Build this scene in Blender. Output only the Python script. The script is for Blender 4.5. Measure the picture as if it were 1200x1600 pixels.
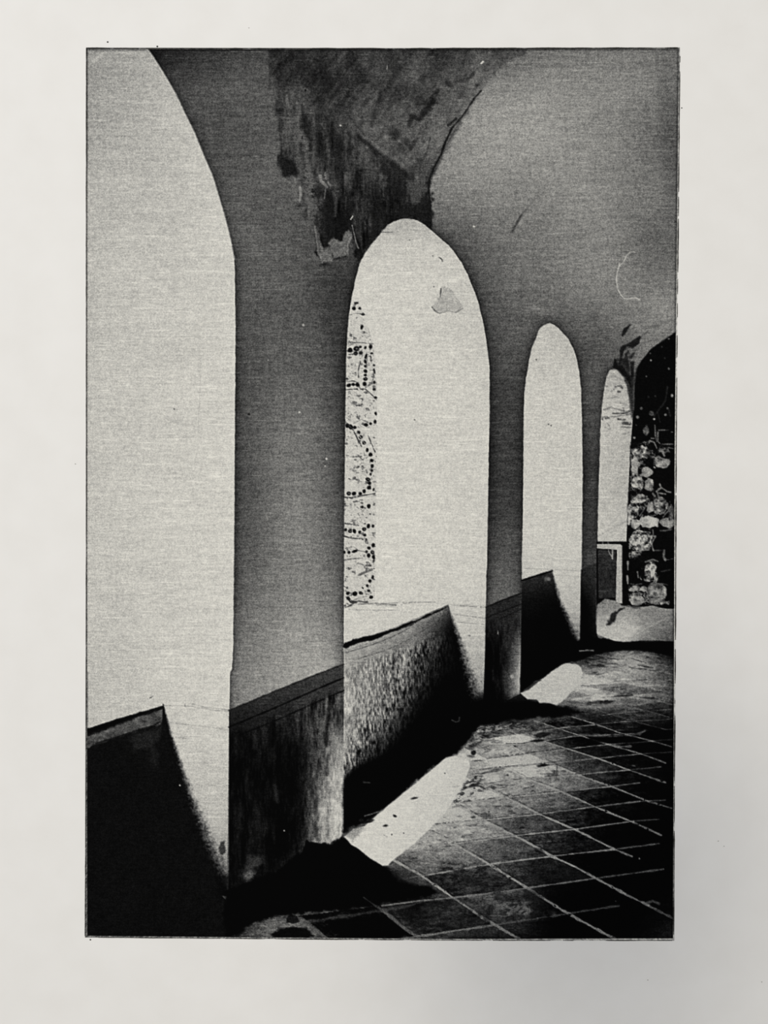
import bpy, math
import numpy as np
from mathutils import Vector

for o in list(bpy.data.objects):
    bpy.data.objects.remove(o, do_unlink=True)
scene = bpy.context.scene
COL = scene.collection

# ------------------------------------------------------------------ scale
S = 0.00035                      # metres per millimetre-grid unit of the sheet (1200 x 1600 units in view)
def wx(x): return (np.asarray(x, float) - 600.0) * S
def wy(y): return (800.0 - np.asarray(y, float)) * S
TABLE_Z = 0.74                   # height of the table top
SHEET_Z = TABLE_Z + 0.0008       # top face of the paper
PLATE_Z = SHEET_Z - 0.00035      # floor of the plate impression
H = 0.72                         # camera above the print

# ------------------------------------------------------------------ camera
cam_d = bpy.data.cameras.new('camera')
cam = bpy.data.objects.new('camera', cam_d); COL.objects.link(cam)
cam.location = (0, 0, PLATE_Z + H)
cam.rotation_euler = (0, 0, 0)
cam_d.sensor_fit = 'VERTICAL'; cam_d.sensor_height = 36.0; cam_d.sensor_width = 27.0
cam_d.lens = 36.0 * H / (1600 * S)
cam_d.clip_start = 0.05
scene.camera = cam

# ------------------------------------------------------------------ light
world = bpy.data.worlds.new('world'); scene.world = world; world.use_nodes = True
bg = world.node_tree.nodes['Background']
bg.inputs['Color'].default_value = (0.86, 0.92, 1.04, 1); bg.inputs['Strength'].default_value = 0.25
def area(name, loc, target, sx, sy, power, color):
    d = bpy.data.lights.new(name, 'AREA'); d.shape = 'RECTANGLE'; d.size = sx; d.size_y = sy
    d.energy = power; d.color = color
    o = bpy.data.objects.new(name, d); COL.objects.link(o); o.location = loc
    o.rotation_euler = (Vector(target) - Vector(loc)).to_track_quat('-Z', 'Y').to_euler()
    return o
# window light from the upper left of the table, ceiling lamp nearly overhead
area('window_light', (-1.5, 1.1, 1.9), (0, 0, 0.74), 1.0, 1.2, 15.5, (0.93, 0.965, 1.05))
area('ceiling_lamp', (-0.205, 0.295, 3.2), (0, 0, 0.74), 0.50, 0.50, 41.0, (1.0, 0.945, 0.85))

vs = scene.view_settings
scene.display_settings.display_device = 'sRGB'
vs.view_transform = 'Standard'; vs.look = 'None'; vs.gamma = 1.0; vs.use_curve_mapping = False
vs.exposure = -0.075

# ------------------------------------------------------------------ materials
def new_mat(name, rough=0.9, spec=0.15):
    m = bpy.data.materials.new(name); m.use_nodes = True
    n = m.node_tree.nodes; b = n['Principled BSDF']
    b.inputs['Roughness'].default_value = rough
    b.inputs['Specular IOR Level'].default_value = spec
    return m, n, m.node_tree.links, b

def noise(n, l, vec, scale, detail=2.0, rough=0.5):
    t = n.new('ShaderNodeTexNoise'); t.inputs['Scale'].default_value = scale
    t.inputs['Detail'].default_value = detail; t.inputs['Roughness'].default_value = rough
    l.new(vec, t.inputs['Vector']); return t.outputs['Fac']

def math_n(n, l, op, a, b=None, clamp=False):
    t = n.new('ShaderNodeMath'); t.operation = op; t.use_clamp = clamp
    for i, v in enumerate((a, b)):
        if v is None: continue
        if isinstance(v, (int, float)): t.inputs[i].default_value = v
        else: l.new(v, t.inputs[i])
    return t.outputs[0]

def mapped(n, l, src, sx, sy, sz=1.0):
    t = n.new('ShaderNodeMapping'); t.inputs['Scale'].default_value = (sx, sy, sz)
    l.new(src, t.inputs['Vector']); return t.outputs[0]

U = 1.0 / S
def paper_mat():
    m, n, l, b = new_mat('cream_paper', 0.95, 0.1)
    tc = n.new('ShaderNodeTexCoord').outputs['Object']
    f1 = noise(n, l, tc, U / 60, 3); f2 = noise(n, l, tc, U / 3.0, 2)
    cr = n.new('ShaderNodeValToRGB'); cr.color_ramp.elements[0].position = .3; cr.color_ramp.elements[1].position = .7
    cr.color_ramp.elements[0].color = (0.775, 0.762, 0.730, 1); cr.color_ramp.elements[1].color = (0.800, 0.789, 0.760, 1)
    l.new(f1, cr.inputs[0]); l.new(cr.outputs[0], b.inputs['Base Color'])
    bp = n.new('ShaderNodeBump'); bp.inputs['Strength'].default_value = 0.10; bp.inputs['Distance'].default_value = 0.0002
    l.new(f2, bp.inputs['Height']); l.new(bp.outputs[0], b.inputs['Normal'])
    return m

def ink_mat():
    """printing ink on paper: the density of the ink is the mesh attribute 'ink'
    (0 = solid black, 1 = bare paper); the wiped-plate grain is noise."""
    m, n, l, b = new_mat('printing_ink', 0.9, 0.06)
    tc = n.new('ShaderNodeTexCoord').outputs['Object']
    at = n.new('ShaderNodeAttribute'); at.attribute_name = 'ink'
    t = at.outputs['Fac']
    g1 = noise(n, l, tc, U / 1.9, 1.0)
    g2 = noise(n, l, mapped(n, l, tc, 1.0, 5.0), U / 16, 2.0)        # horizontal wiping streaks
    g3 = noise(n, l, mapped(n, l, tc, 2.6, 1.0), U / 12, 2.0)        # faint vertical threads
    g4 = noise(n, l, tc, U / 4.5, 2.0)
    def c(x, k): return math_n(n, l, 'MULTIPLY', math_n(n, l, 'SUBTRACT', x, 0.5), k)
    s = math_n(n, l, 'ADD', math_n(n, l, 'ADD', c(g1, .62), c(g2, .30)), math_n(n, l, 'ADD', c(g3, .20), c(g4, .24)))
    # amplitude by tone: none in solid black, strongest in the mid greys
    a = math_n(n, l, 'MULTIPLY', t, math_n(n, l, 'SUBTRACT', 1.03, t))
    a = math_n(n, l, 'MULTIPLY', a, 2.5)
    v = math_n(n, l, 'ADD', t, math_n(n, l, 'MULTIPLY', s, a))
    v = math_n(n, l, 'MAXIMUM', v, 0.03)
    v = math_n(n, l, 'MINIMUM', v, 0.93)
    lin = math_n(n, l, 'POWER', v, 2.25)
    mx = n.new('ShaderNodeMix'); mx.data_type = 'RGBA'
    mx.inputs[6].default_value = (0.97, 0.985, 1.0, 1); mx.inputs[7].default_value = (1.0, 0.978, 0.875, 1)
    l.new(v, mx.inputs[0])
    sc = n.new('ShaderNodeVectorMath'); sc.operation = 'SCALE'
    l.new(mx.outputs[2], sc.inputs[0]); l.new(lin, sc.inputs['Scale'])
    l.new(sc.outputs[0], b.inputs['Base Color'])
    return m

def plain_mat(name, c0, c1, scale, rough=0.7, spec=0.3, stretch=(1, 1)):
    m, n, l, b = new_mat(name, rough, spec)
    tc = n.new('ShaderNodeTexCoord').outputs['Object']
    f = noise(n, l, mapped(n, l, tc, *stretch), scale, 4)
    cr = n.new('ShaderNodeValToRGB'); cr.color_ramp.elements[0].color = (*c0, 1); cr.color_ramp.elements[1].color = (*c1, 1)
    l.new(f, cr.inputs[0]); l.new(cr.outputs[0], b.inputs['Base Color'])
    return m
M_PAPER = paper_mat(); M_INK = ink_mat()
M_BURR = plain_mat('burr_ink', (0.010, 0.010, 0.010), (0.05, 0.048, 0.042), U / 4, 0.8, 0.1)
M_TABLE = plain_mat('table_wood', (0.30, 0.21, 0.13), (0.42, 0.31, 0.20), 6, 0.5, 0.3, (1, 12))

# ------------------------------------------------------------------ mesh helper
def link_mesh(name, verts, faces, mat, parent=None, attr=None, label=None):
    me = bpy.data.meshes.new(name)
    verts = np.asarray(verts, np.float32)
    if isinstance(faces, np.ndarray):
        me.vertices.add(len(verts)); me.vertices.foreach_set('co', verts.ravel())
        nf, k = faces.shape
        me.loops.add(nf * k); me.polygons.add(nf)
        me.loops.foreach_set('vertex_index', faces.astype(np.int32).ravel())
        me.polygons.foreach_set('loop_start', np.arange(0, nf * k, k, dtype=np.int32))
        me.update(calc_edges=True)
    else:
        me.from_pydata([tuple(map(float, v)) for v in verts], [], faces); me.update()
    if attr is not None:
        a = me.attributes.new('ink', 'FLOAT', 'POINT'); a.data.foreach_set('value', attr.astype(np.float32))
    me.materials.append(mat)
    o = bpy.data.objects.new(name, me); COL.objects.link(o)
    if parent is not None: o.parent = parent
    if label: o['label'] = label
    return o

# ------------------------------------------------------------------ drawing surface (numbers only)
OX, OY, W, HH = 128, 68, 944, 1410
YY, XX = np.mgrid[0:HH, 0:W].astype(np.float32)
XX += OX + 0.5; YY += OY + 0.5
T = np.full((HH, W), 128.0, np.float32)
REG = np.zeros((HH, W), np.int32)
PARTS = {}            # id -> (name, label, parent id)
def part(name, label=None, parent=0):
    i = len(PARTS) + 1; PARTS[i] = (name, label, parent); return i

def vnoise(sx, sy, seed, ang=0.0, octaves=3, pers=0.55):
    """value noise, zero mean, about -1..1"""
    rng = np.random.RandomState(seed)
    ca, sa = math.cos(ang), math.sin(ang)
    out = np.zeros((HH, W), np.float32); amp = 1.0; tot = 0
    for k in range(octaves):
        u = (XX * ca + YY * sa) / sx * 2 ** k; v = (-XX * sa + YY * ca) / sy * 2 ** k
        u = u - u.min(); v = v - v.min()
        iu = u.astype(np.int32); iv = v.astype(np.int32); fu = u - iu; fv = v - iv
        fu = fu * fu * (3 - 2 * fu); fv = fv * fv * (3 - 2 * fv)
        L = rng.rand(int(iv.max()) + 2, int(iu.max()) + 2).astype(np.float32)
        a = L[iv, iu]; b = L[iv, iu + 1]; c = L[iv + 1, iu]; d = L[iv + 1, iu + 1]
        out += amp * ((a * (1 - fu) + b * fu) * (1 - fv) + (c * (1 - fu) + d * fu) * fv - 0.5) * 2
        tot += amp; amp *= pers
    return out / tot * 1.5

def field(pts):
    """smooth tone surface through control points (x, y, tone)"""
    P = np.array(pts, np.float64); n = len(P)
    q = P[:, :2] / 100.0
    def K(r2): return np.where(r2 > 1e-9, r2 * np.log(np.maximum(r2, 1e-12)) * .5, 0.0)
    d2 = ((q[:, None] - q[None]) ** 2).sum(-1)
    A = np.zeros((n + 3, n + 3)); A[:n, :n] = K(d2) + np.eye(n) * 0.01
    A[:n, n] = 1; A[:n, n + 1:] = q; A[n, :n] = 1; A[n + 1:, :n] = q.T
    w = np.linalg.solve(A, np.r_[P[:, 2], 0, 0, 0])
    st = 8
    gy = np.arange(0, HH + st, st); gx = np.arange(0, W + st, st)
    GX, GY = np.meshgrid((gx + OX) / 100.0, (gy + OY) / 100.0)
    g = w[n] + w[n + 1] * GX + w[n + 2] * GY
    for i in range(n): g += w[i] * K((GX - q[i, 0]) ** 2 + (GY - q[i, 1]) ** 2)
    g = np.clip(g, P[:, 2].min() - 8, P[:, 2].max() + 8)
    fy = np.arange(HH) / st; iy = fy.astype(int); fy = (fy - iy)[:, None]
    fx = np.arange(W) / st; ix = fx.astype(int); fx = (fx - ix)[None]
    r = (g[iy][:, ix] * (1 - fx) + g[iy][:, ix + 1] * fx) * (1 - fy) + (g[iy + 1][:, ix] * (1 - fx) + g[iy + 1][:, ix + 1] * fx) * fy
    return r.astype(np.float32)

def box(pts, pad):
    p = np.array(pts, float)
    x0 = int(max(0, p[:, 0].min() - pad - OX)); x1 = int(min(W, p[:, 0].max() + pad - OX + 1))
    y0 = int(max(0, p[:, 1].min() - pad - OY)); y1 = int(min(HH, p[:, 1].max() + pad - OY + 1))
    return slice(y0, max(y1, y0)), slice(x0, max(x1, x0))

def segdist(X, Y, a, b):
    dx, dy = b[0] - a[0], b[1] - a[1]; L = dx * dx + dy * dy + 1e-9
    t = np.clip(((X - a[0]) * dx + (Y - a[1]) * dy) / L, 0, 1)
    return np.hypot(X - a[0] - t * dx, Y - a[1] - t * dy), t

def sdf(poly, pad=30):
    """signed distance (negative inside) inside a box round the polygon"""
    sl = box(poly, pad); X = XX[sl]; Y = YY[sl]
    d = np.full(X.shape, 1e9, np.float32); ins = np.zeros(X.shape, bool)
    n = len(poly)
    for i in range(n):
        a, b = poly[i], poly[(i + 1) % n]
        d = np.minimum(d, segdist(X, Y, a, b)[0])
        if a[1] != b[1]:
            c = (Y < a[1]) != (Y < b[1])
            ins ^= c & (X < (b[0] - a[0]) * (Y - a[1]) / (b[1] - a[1]) + a[0])
    return sl, np.where(ins, -d, d)

def smooth(a, lo, hi):
    t = np.clip((a - lo) / (hi - lo), 0, 1); return t * t * (3 - 2 * t)

N_EDGE = vnoise(9, 9, 11, octaves=3)
N_FINE = vnoise(3.2, 3.2, 12, octaves=2)
def fill(poly, tone, soft=1.0, amt=1.0, jit=0.0, reg=None, pad=None):
    sl, d = sdf(poly, pad if pad else max(6, soft * 2 + jit * 2))
    if jit: d = d + N_EDGE[sl] * jit
    m = (1 - smooth(d, -soft, soft)) * amt
    v = tone[sl] if isinstance(tone, np.ndarray) else tone
    T[sl] = T[sl] * (1 - m) + v * m
    if reg is not None: REG[sl][d < 0] = reg
    return sl, d

def line(pts, w, tone, amt=1.0, soft=0.8, jit=0.0, brk=0.0, reg=None, w2=None, seed=0):
    """stroke with half width w (tapering to w2); brk breaks it up with noise"""
    sl = box(pts, max(w, w2 or 0) + soft + jit * 2 + 3)
    if sl[0].stop <= sl[0].start or sl[1].stop <= sl[1].start: return
    X, Y = XX[sl], YY[sl]; d = np.full(X.shape, 1e9, np.float32)
    n = len(pts) - 1
    for i in range(n):
        dd, t = segdist(X, Y, pts[i], pts[i + 1])
        ww = w + ((w2 if w2 is not None else w) - w) * (i + t) / n
        d = np.minimum(d, dd - ww)
    if jit: d = d + N_EDGE[sl] * jit
    m = (1 - smooth(d, -soft, soft)) * amt
    if brk: m = m * smooth(N_EDGE[sl] * .6 + N_FINE[sl] * .6, brk - 0.9, brk - 0.3)
    T[sl] = T[sl] * (1 - m) + tone * m
    if reg is not None: REG[sl][d < 0] = reg

def blob(x, y, r, tone, ry=None, ang=0.0, soft=0.9, amt=1.0, jit=0.6, reg=None):
    ry = ry or r; R = max(r, ry)
    sl = box([(x - R, y - R), (x + R, y + R)], soft + jit * 2 + 2)
    X = XX[sl] - x; Y = YY[sl] - y; c, s = math.cos(ang), math.sin(ang)
    u = (X * c + Y * s) / r; v = (-X * s + Y * c) / ry
    d = (np.sqrt(u * u + v * v) - 1) * min(r, ry) + N_EDGE[sl] * jit
    m = (1 - smooth(d, -soft, soft)) * amt
    T[sl] = T[sl] * (1 - m) + tone * m
    if reg is not None: REG[sl][d < 0] = reg

def texture(poly, noise_arr, amp, soft=4.0, only=None):
    sl, d = sdf(poly, soft * 2 + 4)
    m = 1 - smooth(d, -soft, soft)
    T[sl] = T[sl] + noise_arr[sl] * amp * m

#==SHAPES==
exec_shapes = True
# plate corners
def left_edge(y): return np.interp(y, [75, 800, 1300, 1464], [135.2, 136.0, 136.2, 136.5])
def right_edge(y): return np.interp(y, [75, 440, 700, 1000, 1464], [1060.6, 1057.0, 1054.2, 1053.2, 1051.6])
def top_edge(x): return np.interp(x, [130, 330, 600, 1065], [76.2, 76.8, 77.0, 75.8])
def bot_edge(x): return np.interp(x, [130, 400, 700, 1060], [1462.0, 1464.5, 1467.0, 1466.2])

# ---- 1. vault and wall, plain plaster
P_VAULT = part('vault_plaster', 'printed grey vault plaster curving over the arches, upper right of the picture')
P_STAIN = part('stained_plaster', 'printed dark streaked and peeling plaster above the middle arch')
P_PIER1 = part('pier', 'printed broad grey pier between the left and the middle arch')
P_PIER2 = part('pier', 'printed narrow grey pier right of the middle arch')
P_PIER3 = part('pier', 'printed thin dark pier between the third and the smallest arch')
base = field([
 (240, 80, 40), (300, 85, 50), (380, 85, 62), (300, 130, 75), (380, 130, 88), (335, 190, 76), (400, 200, 86), (425, 250, 94), (360, 270, 84),
 (400, 300, 88), (390, 370, 92), (450, 380, 84), (400, 450, 90), (470, 430, 84), (390, 520, 82), (450, 520, 92), (510, 450, 66), (530, 520, 66),
 (385, 620, 78), (450, 620, 104), (480, 660, 110), (520, 640, 78), (530, 740, 74), (400, 740, 84), (470, 760, 118), (400, 850, 92), (465, 850, 126), (520, 860, 104),
 (400, 950, 108), (470, 950, 136), (525, 960, 122), (390, 1050, 125), (440, 1050, 148), (500, 1020, 156), (530, 1020, 146),
 (740, 200, 138), (800, 160, 136), (720, 290, 134), (690, 300, 128), (850, 150, 134), (940, 190, 126), (1000, 140, 118), (1050, 90, 92), (1045, 200, 84), (1050, 300, 88),
 (900, 90, 112), (820, 85, 98), (900, 300, 130), (850, 260, 132), (980, 280, 116), (800, 340, 112), (740, 340, 108), (720, 360, 92), (880, 370, 116), (960, 380, 118), (1040, 400, 84),
 (820, 420, 104), (780, 450, 92), (900, 440, 112), (980, 450, 118), (1040, 480, 116), (770, 520, 78), (800, 500, 84), (920, 500, 90), (950, 540, 82), (1000, 510, 112),
 (790, 600, 66), (790, 700, 56), (790, 780, 62), (790, 860, 84), (785, 920, 100), (921, 600, 78), (921, 700, 66), (921, 800, 62), (921, 880, 72)])
T[:] = base
REG[:] = P_VAULT
mot = vnoise(60, 60, 3, octaves=4)
T += mot * 4.5
T += vnoise(46, 7, 4, octaves=3) * 5.0 + vnoise(60, 2.2, 6, octaves=2) * 3.5                       # horizontal plate wiping
T += vnoise(7, 90, 5, octaves=3) * 2.5
DASH = smooth(vnoise(34, 1.7, 7, octaves=2), .55, 1.1) - .35 * smooth(vnoise(34, 1.7, 8, octaves=2), .6, 1.1)
T += smooth(XX - YY * .12, 650, 760) * 9 + smooth(XX, 990, 1050) * 12 * (YY < 520) + 4 * smooth(YY, 560, 680) * (XX < 545)

LEFT_R = [(226, 70), (240, 90), (257, 117), (275, 148), (290, 180), (304, 208), (318, 243), (332, 275), (342, 308), (352, 342), (360, 375), (366, 405), (367, 430), (368, 500), (367.5, 620),
          (367, 700), (366.5, 800), (365.5, 900), (364.5, 1000), (363, 1045), (359.5, 1050), (358.5, 1110), (357.5, 1200), (356, 1320), (354.5, 1400), (354, 1470)]
ARCH2 = [(537, 1008), (538, 900), (539, 800), (540, 700), (540, 600), (541, 560), (543, 515), (545.5, 490), (549, 465), (553, 448), (557, 430), (562, 411), (570, 396), (580, 382), (589, 371), (598, 361), (606, 352),
         (615, 346), (626, 342.5), (638, 341.5), (652, 344), (664, 352), (677, 362), (689, 373), (701, 383), (712, 397), (722, 412), (731, 430), (740, 452), (747, 471), (752, 492), (757.5, 515), (762, 545),
         (765, 572), (765, 640), (764, 700), (762.5, 800), (761, 870), (759.5, 945), (758.5, 1000), (757, 1060), (755, 1120), (700, 1120), (537, 1120)]
ARCH3 = [(815, 905), (815.5, 870), (817, 800), (817.5, 720), (818, 660), (819, 617), (822, 590), (828, 556), (832, 541), (837, 530), (843, 513), (849, 508), (859, 504.5), (866, 508), (873, 513), (880, 521), (888, 530), (896, 545), (901, 560),
         (905, 580), (908, 610), (909.5, 655), (910.5, 720), (910, 800), (909, 893), (907.5, 960), (906, 1015), (860, 1030), (815, 1000)]
ARCH4 = [(933.5, 850), (934, 800), (936, 740), (937.5, 683), (940, 640), (943, 615), (945.5, 600), (948, 588), (952, 579), (958, 575), (965, 576), (972, 581), (978, 590), (983, 603), (987, 625), (988.5, 650),
         (987, 675), (985, 705), (983, 750), (981, 797), (979.5, 830), (979, 850)]
# dark halo of the plaster towards the sunlit openings
for poly, k, amp in ((LEFT_R + [(100, 1470), (100, 60)], 6.0, .48), (ARCH2, 8.0, .52), (ARCH3, 8.0, .50), (ARCH4, 6.0, .42)):
    sl, d = sdf(poly, 34)
    T[sl] *= 1 - amp * np.exp(-np.maximum(d, 0) / k)
# piers as regions
REG[(XX < 560) & (YY > 60)] = P_PIER1
REG[(XX > 755) & (XX < 830) & (YY > 560)] = P_PIER2
REG[(XX > 900) & (XX < 948) & (YY > 610)] = P_PIER3
# faint lighter arris across the vault
line([(805, 355), (845, 318), (885, 288), (930, 260), (975, 235)], 4, 142, .35, 8)
line([(800, 362), (808, 348), (815, 335), (822, 328)], 1.6, 50, .75, 2.0, 1.0, w2=.8)
line([(822, 328), (835, 310)], .8, 80, .5, 2.0, w2=.3)
blob(742, 300, 4, 98, 3, soft=4, amt=.6)
for x, y, a in ((1040, 150, .25), (1050, 250, .3)): blob(x, y, 14, 60, 80, soft=14, amt=a)

# ---- 2. the stained vault above the middle arch
STAIN = [(418, 70), (424, 110), (432, 160), (435, 200), (434, 240), (437, 262), (452, 280), (463, 284), (464, 312), (470, 330), (478, 345), (488, 345), (492, 372), (495, 398), (502, 411), (521, 407), (540, 402), (548, 378), (556, 400), (564, 412),
         (572, 392), (600, 360), (640, 340), (675, 362), (674, 330), (672, 300), (677, 278), (690, 252), (703, 226), (716, 200), (733, 172), (752, 142), (770, 120), (800, 95), (830, 76), (830, 70)]
st = field([(440, 90, 46), (500, 90, 50), (560, 90, 60), (620, 90, 66), (700, 90, 62), (780, 85, 78), (460, 140, 60), (520, 130, 48), (560, 150, 56), (600, 150, 66), (640, 180, 84), (700, 170, 88), (740, 130, 96),
  (450, 200, 74), (490, 200, 52), (540, 200, 60), (590, 230, 88), (640, 230, 82), (690, 200, 96), (560, 210, 64), (450, 262, 44), (475, 280, 88), (500, 250, 50), (540, 260, 48), (570, 270, 58), (610, 290, 44), (650, 290, 66), (670, 250, 84),
  (660, 320, 32), (620, 320, 34), (580, 330, 48), (540, 310, 44), (520, 330, 36), (485, 320, 80), (530, 370, 30), (570, 370, 40), (510, 300, 56), (700, 230, 92), (655, 272, 72)])
sv = vnoise(5.5, 42, 21, octaves=3); sd = vnoise(26, 6, 22, ang=-0.95, octaves=3); sm = vnoise(22, 26, 23, octaves=4)
st2 = st.copy()
below = smooth(YY - (215 + (XX - 560) * .62), -6, 6)         # below the ridge the streaks run down
st2 += sv * 19 * below + sd * 13 * (1 - below) + sm * 15 + N_FINE * 7 + vnoise(2.6, 9, 24, octaves=2) * 9 * below
fill(STAIN, st2, 3.0, 1, 3.0, reg=P_STAIN)
# ridge line, light above and dark below
line([(558, 203), (580, 222), (600, 236), (635, 262)], 2.2, 100, .55, 2.5, 1)
line([(560, 214), (583, 232), (600, 246), (634, 272)], 3, 30, .75, 4, 2)
line([(540, 175), (556, 195), (570, 212)], 1.2, 45, .5, 1.5)
fill([(575, 228), (600, 245), (636, 270), (640, 300), (625, 315), (612, 296), (598, 270)], 30, 6, .7, 6)
fill([(590, 300), (598, 330), (606, 350), (588, 372), (575, 385), (580, 350)], 28, 5, .7, 5)
fill([(618, 345), (625, 322), (640, 316), (650, 320), (672, 296), (676, 362), (655, 346), (640, 340)], 30, 4, .85, 5)
fill([(634, 280), (655, 285), (662, 290), (655, 310), (645, 322), (636, 300)], 74, 3, .8, 3)
# right contour of the stain
line([(752, 142), (742, 152), (733, 166), (724, 180), (706, 200), (696, 222), (690, 240), (678, 262), (671, 280), (670, 300), (672, 330), (674, 352)], .9, 28, .95, 1.0, .8, w2=2.0)
line([(740, 155), (722, 184), (706, 212), (690, 244), (680, 262)], .8, 60, .6, 1.0, .6, brk=.2)
line([(700, 196), (712, 186)], 2.0, 26, .8, 1.4, 1)
line([(672, 215), (668, 235), (660, 252), (655, 266)], 1.2, 45, .6, 1.5, .6)
for a in range(7):
    line([(655 + a * 3.4, 172 - a * 3 + 16), (664 + a * 3.4, 158 - a * 3)], 1.5, 30, .6, 1.6, 1.4)
for x, y, r, ry, an, t in ((594, 150, 4.5, 12, .2, 32), (662, 122, 9, 6, -.8, 40), (700, 130, 9, 4, .9, 38), (734, 121, 9, 3, -.7, 34), (745, 133, 2.6, 2, 0, 20), (727, 94, 6, 2.5, -.5, 45),
     (655, 158, 9, 9, 0, 50), (675, 160, 7, 4, -1, 28), (646, 181, 7, 3, .6, 30), (640, 192, 2.5, 9, .2, 34), (612, 205, 7, 9, .3, 52), (618, 212, 5, 7, .5, 40), (635, 222, 9, 5, .8, 50), (645, 226, 3, 9, .5, 44),
     (690, 122, 6, 4, .5, 60), (615, 118, 5, 18, .3, 48), (512, 130, 10, 14, 0, 36), (470, 96, 8, 22, 0, 38), (423, 110, 3, 20, 0, 45)):
    blob(x, y, r, t, ry, an, 3.0, .75, 2.2)
# left border: dark pits and the light flaking edge
for x, y, r, ry, an, t in ((436, 168, 6, 16, 0, 52), (440, 173, 5, 2.4, 0, 24), (438, 192, 4, 12, 0, 44), (450, 262, 12, 14, .5, 26), (461, 268, 6, 8, 0, 24), (437, 250, 4, 10, 0, 36), (472, 284, 4, 6, 0, 30), (475, 185, 4, 17, 0, 28), (476, 200, 3, 14, 0, 26),
     (468, 322, 4, 6, 0, 44), (478, 330, 3, 9, 0, 44), (497, 300, 6, 10, 0, 34), (492, 304, 3, 5, 0, 24), (514, 318, 10, 24, 0, 22), (535, 355, 14, 26, .3, 24), (548, 325, 8, 12, 0, 26), (512, 345, 9, 26, 0, 28), (515, 372, 12, 7, 0, 30),
     (557, 274, 4, 9, 0, 24), (530, 230, 3.5, 22, 0, 30), (528, 260, 5, 20, 0, 34), (546, 235, 5, 10, .3, 38), (582, 190, 3, 10, .2, 50), (508, 412, 8, 3, 0, 34), (535, 404, 7, 2.5, 0, 48)):
    blob(x, y, r, t, ry, an, 3.2, .8, 2.4)
line([(469, 205), (476, 225), (478, 240), (482, 262), (484, 280), (486, 300)], 5, 104, .75, 4, 4, brk=.1)
line([(455, 150), (450, 175), (456, 195), (463, 220), (466, 245), (476, 270), (480, 295), (489, 318), (492, 340)], 6, 92, .65, 5, 4, brk=.15)
line([(448, 150), (449, 165)], 2, 105, .6, 2, 1); line([(470, 135), (476, 140), (482, 143)], 3, 96, .6, 3, 1)
blob(477.5, 141, 1.5, 10, soft=.8, jit=.2)
line([(469, 293), (470, 305), (468, 315)], 1.8, 140, .8, 1.5, 1)
line([(500, 274), (502, 284), (506, 287), (511, 292)], 1.8, 130, .85, 1.3, 1); line([(508, 270), (508, 280), (513, 285), (516, 290)], 1.4, 125, .8, 1.2, 1, brk=.2); line([(509, 293), (507, 310)], .8, 110, .8, 1)
line([(520, 300), (524, 315), (524, 338)], 1.6, 72, .6, 2, 1)
fill([(491, 352), (496, 358), (500, 376), (504, 388), (512, 396), (520, 404), (519, 408), (503, 411), (498, 398), (494, 382)], 112, 2.0, .85, 2.0)
line([(492, 354), (496, 380), (500, 398), (503, 410)], 1.4, 135, .6, 1.2, .8)
line([(506, 378), (512, 388), (520, 397)], 2, 32, .9, 1.5, 1)
fill([(514, 380), (521, 370), (532, 376), (540, 362), (545, 358), (549, 370), (544, 382), (543, 396), (532, 401), (522, 402), (518, 392)], 112, 2.0, .9, 2.5)
line([(549, 370), (544, 382), (543, 397), (532, 401)], 1.2, 135, .6, 1.2, .6)
fill([(506, 388), (514, 386), (519, 398), (520, 406), (508, 408)], 104, 1.5, .8, 1.5)
line([(551, 355), (555, 372), (560, 382), (564, 396), (566, 410)], 1.6, 22, .95, 1.4, 1.2, w2=3.5)
line([(550, 352), (554, 368), (556, 378), (560, 388)], .8, 130, .75, .9, .5)
line([(548, 343), (551, 338)], .8, 235, 1, .7); line([(500, 395), (497, 375), (493, 345)], 1.2, 40, .5, 2, 1)
line([(752, 99), (755, 96)], 1.2, 245, 1, .7); line([(605, 103), (604.5, 109)], .7, 170, .8, .7)
blob(741, 354, 1.6, 225, 1.0, .4); blob(532, 196, 1.2, 180, 1.2)
# pits in the piers
fill([(500, 430), (512, 470), (506, 500), (518, 540), (535, 520), (540, 470), (548, 430), (525, 412)], 58, 10, .45, 8)
for x, y, r, t in ((389, 647, 1.6, 40), (468, 644, 1.6, 190), (510, 717, 1.7, 210), (508, 728, 1.0, 180), (474, 508, 1.6, 170), (740, 354, 1, 200), (419, 563, .9, 170)): blob(x, y, r, t, jit=.3)

# ---- 3. sunlit openings
P_A1 = part('arched_opening', 'printed tall pale arched opening cut by the left edge of the picture')
P_A2 = part('arched_opening', 'printed pale middle arch with a peeled plaster patch near its top')
P_A3 = part('arched_opening', 'printed narrow pale third arch with a pointed top')
P_A4 = part('arched_opening', 'printed smallest pale arch with dark flecks, beside the dark archway')
A1 = [(120, 60)] + LEFT_R + [(120, 1470)]
a1 = field([(150, 90, 150), (200, 85, 162), (230, 110, 168), (150, 160, 158), (220, 180, 172), (270, 180, 184), (150, 300, 176), (220, 280, 180), (300, 290, 190), (150, 420, 184), (250, 400, 190), (345, 420, 198),
  (150, 600, 190), (250, 600, 196), (350, 600, 204), (150, 800, 194), (250, 800, 200), (350, 800, 206), (150, 1000, 192), (250, 1000, 198), (350, 1000, 206), (200, 1080, 194), (300, 1080, 204), (330, 1150, 200), (330, 1230, 192), (345, 1300, 176), (350, 1350, 150), (150, 1120, 188)])
a1 += mot * 3 + vnoise(70, 8, 31, octaves=3) * 4 + vnoise(60, 2.4, 34, octaves=2) * 3.5 + vnoise(8, 80, 32) * 1.5
fill(A1, a1, 0.9, reg=P_A1, jit=.5)
line(LEFT_R[:12], 1.2, 205, .6, 1.4); line([(x - 2.2, y) for x, y in LEFT_R[10:22]], .9, 214, .4, 1.2)
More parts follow.
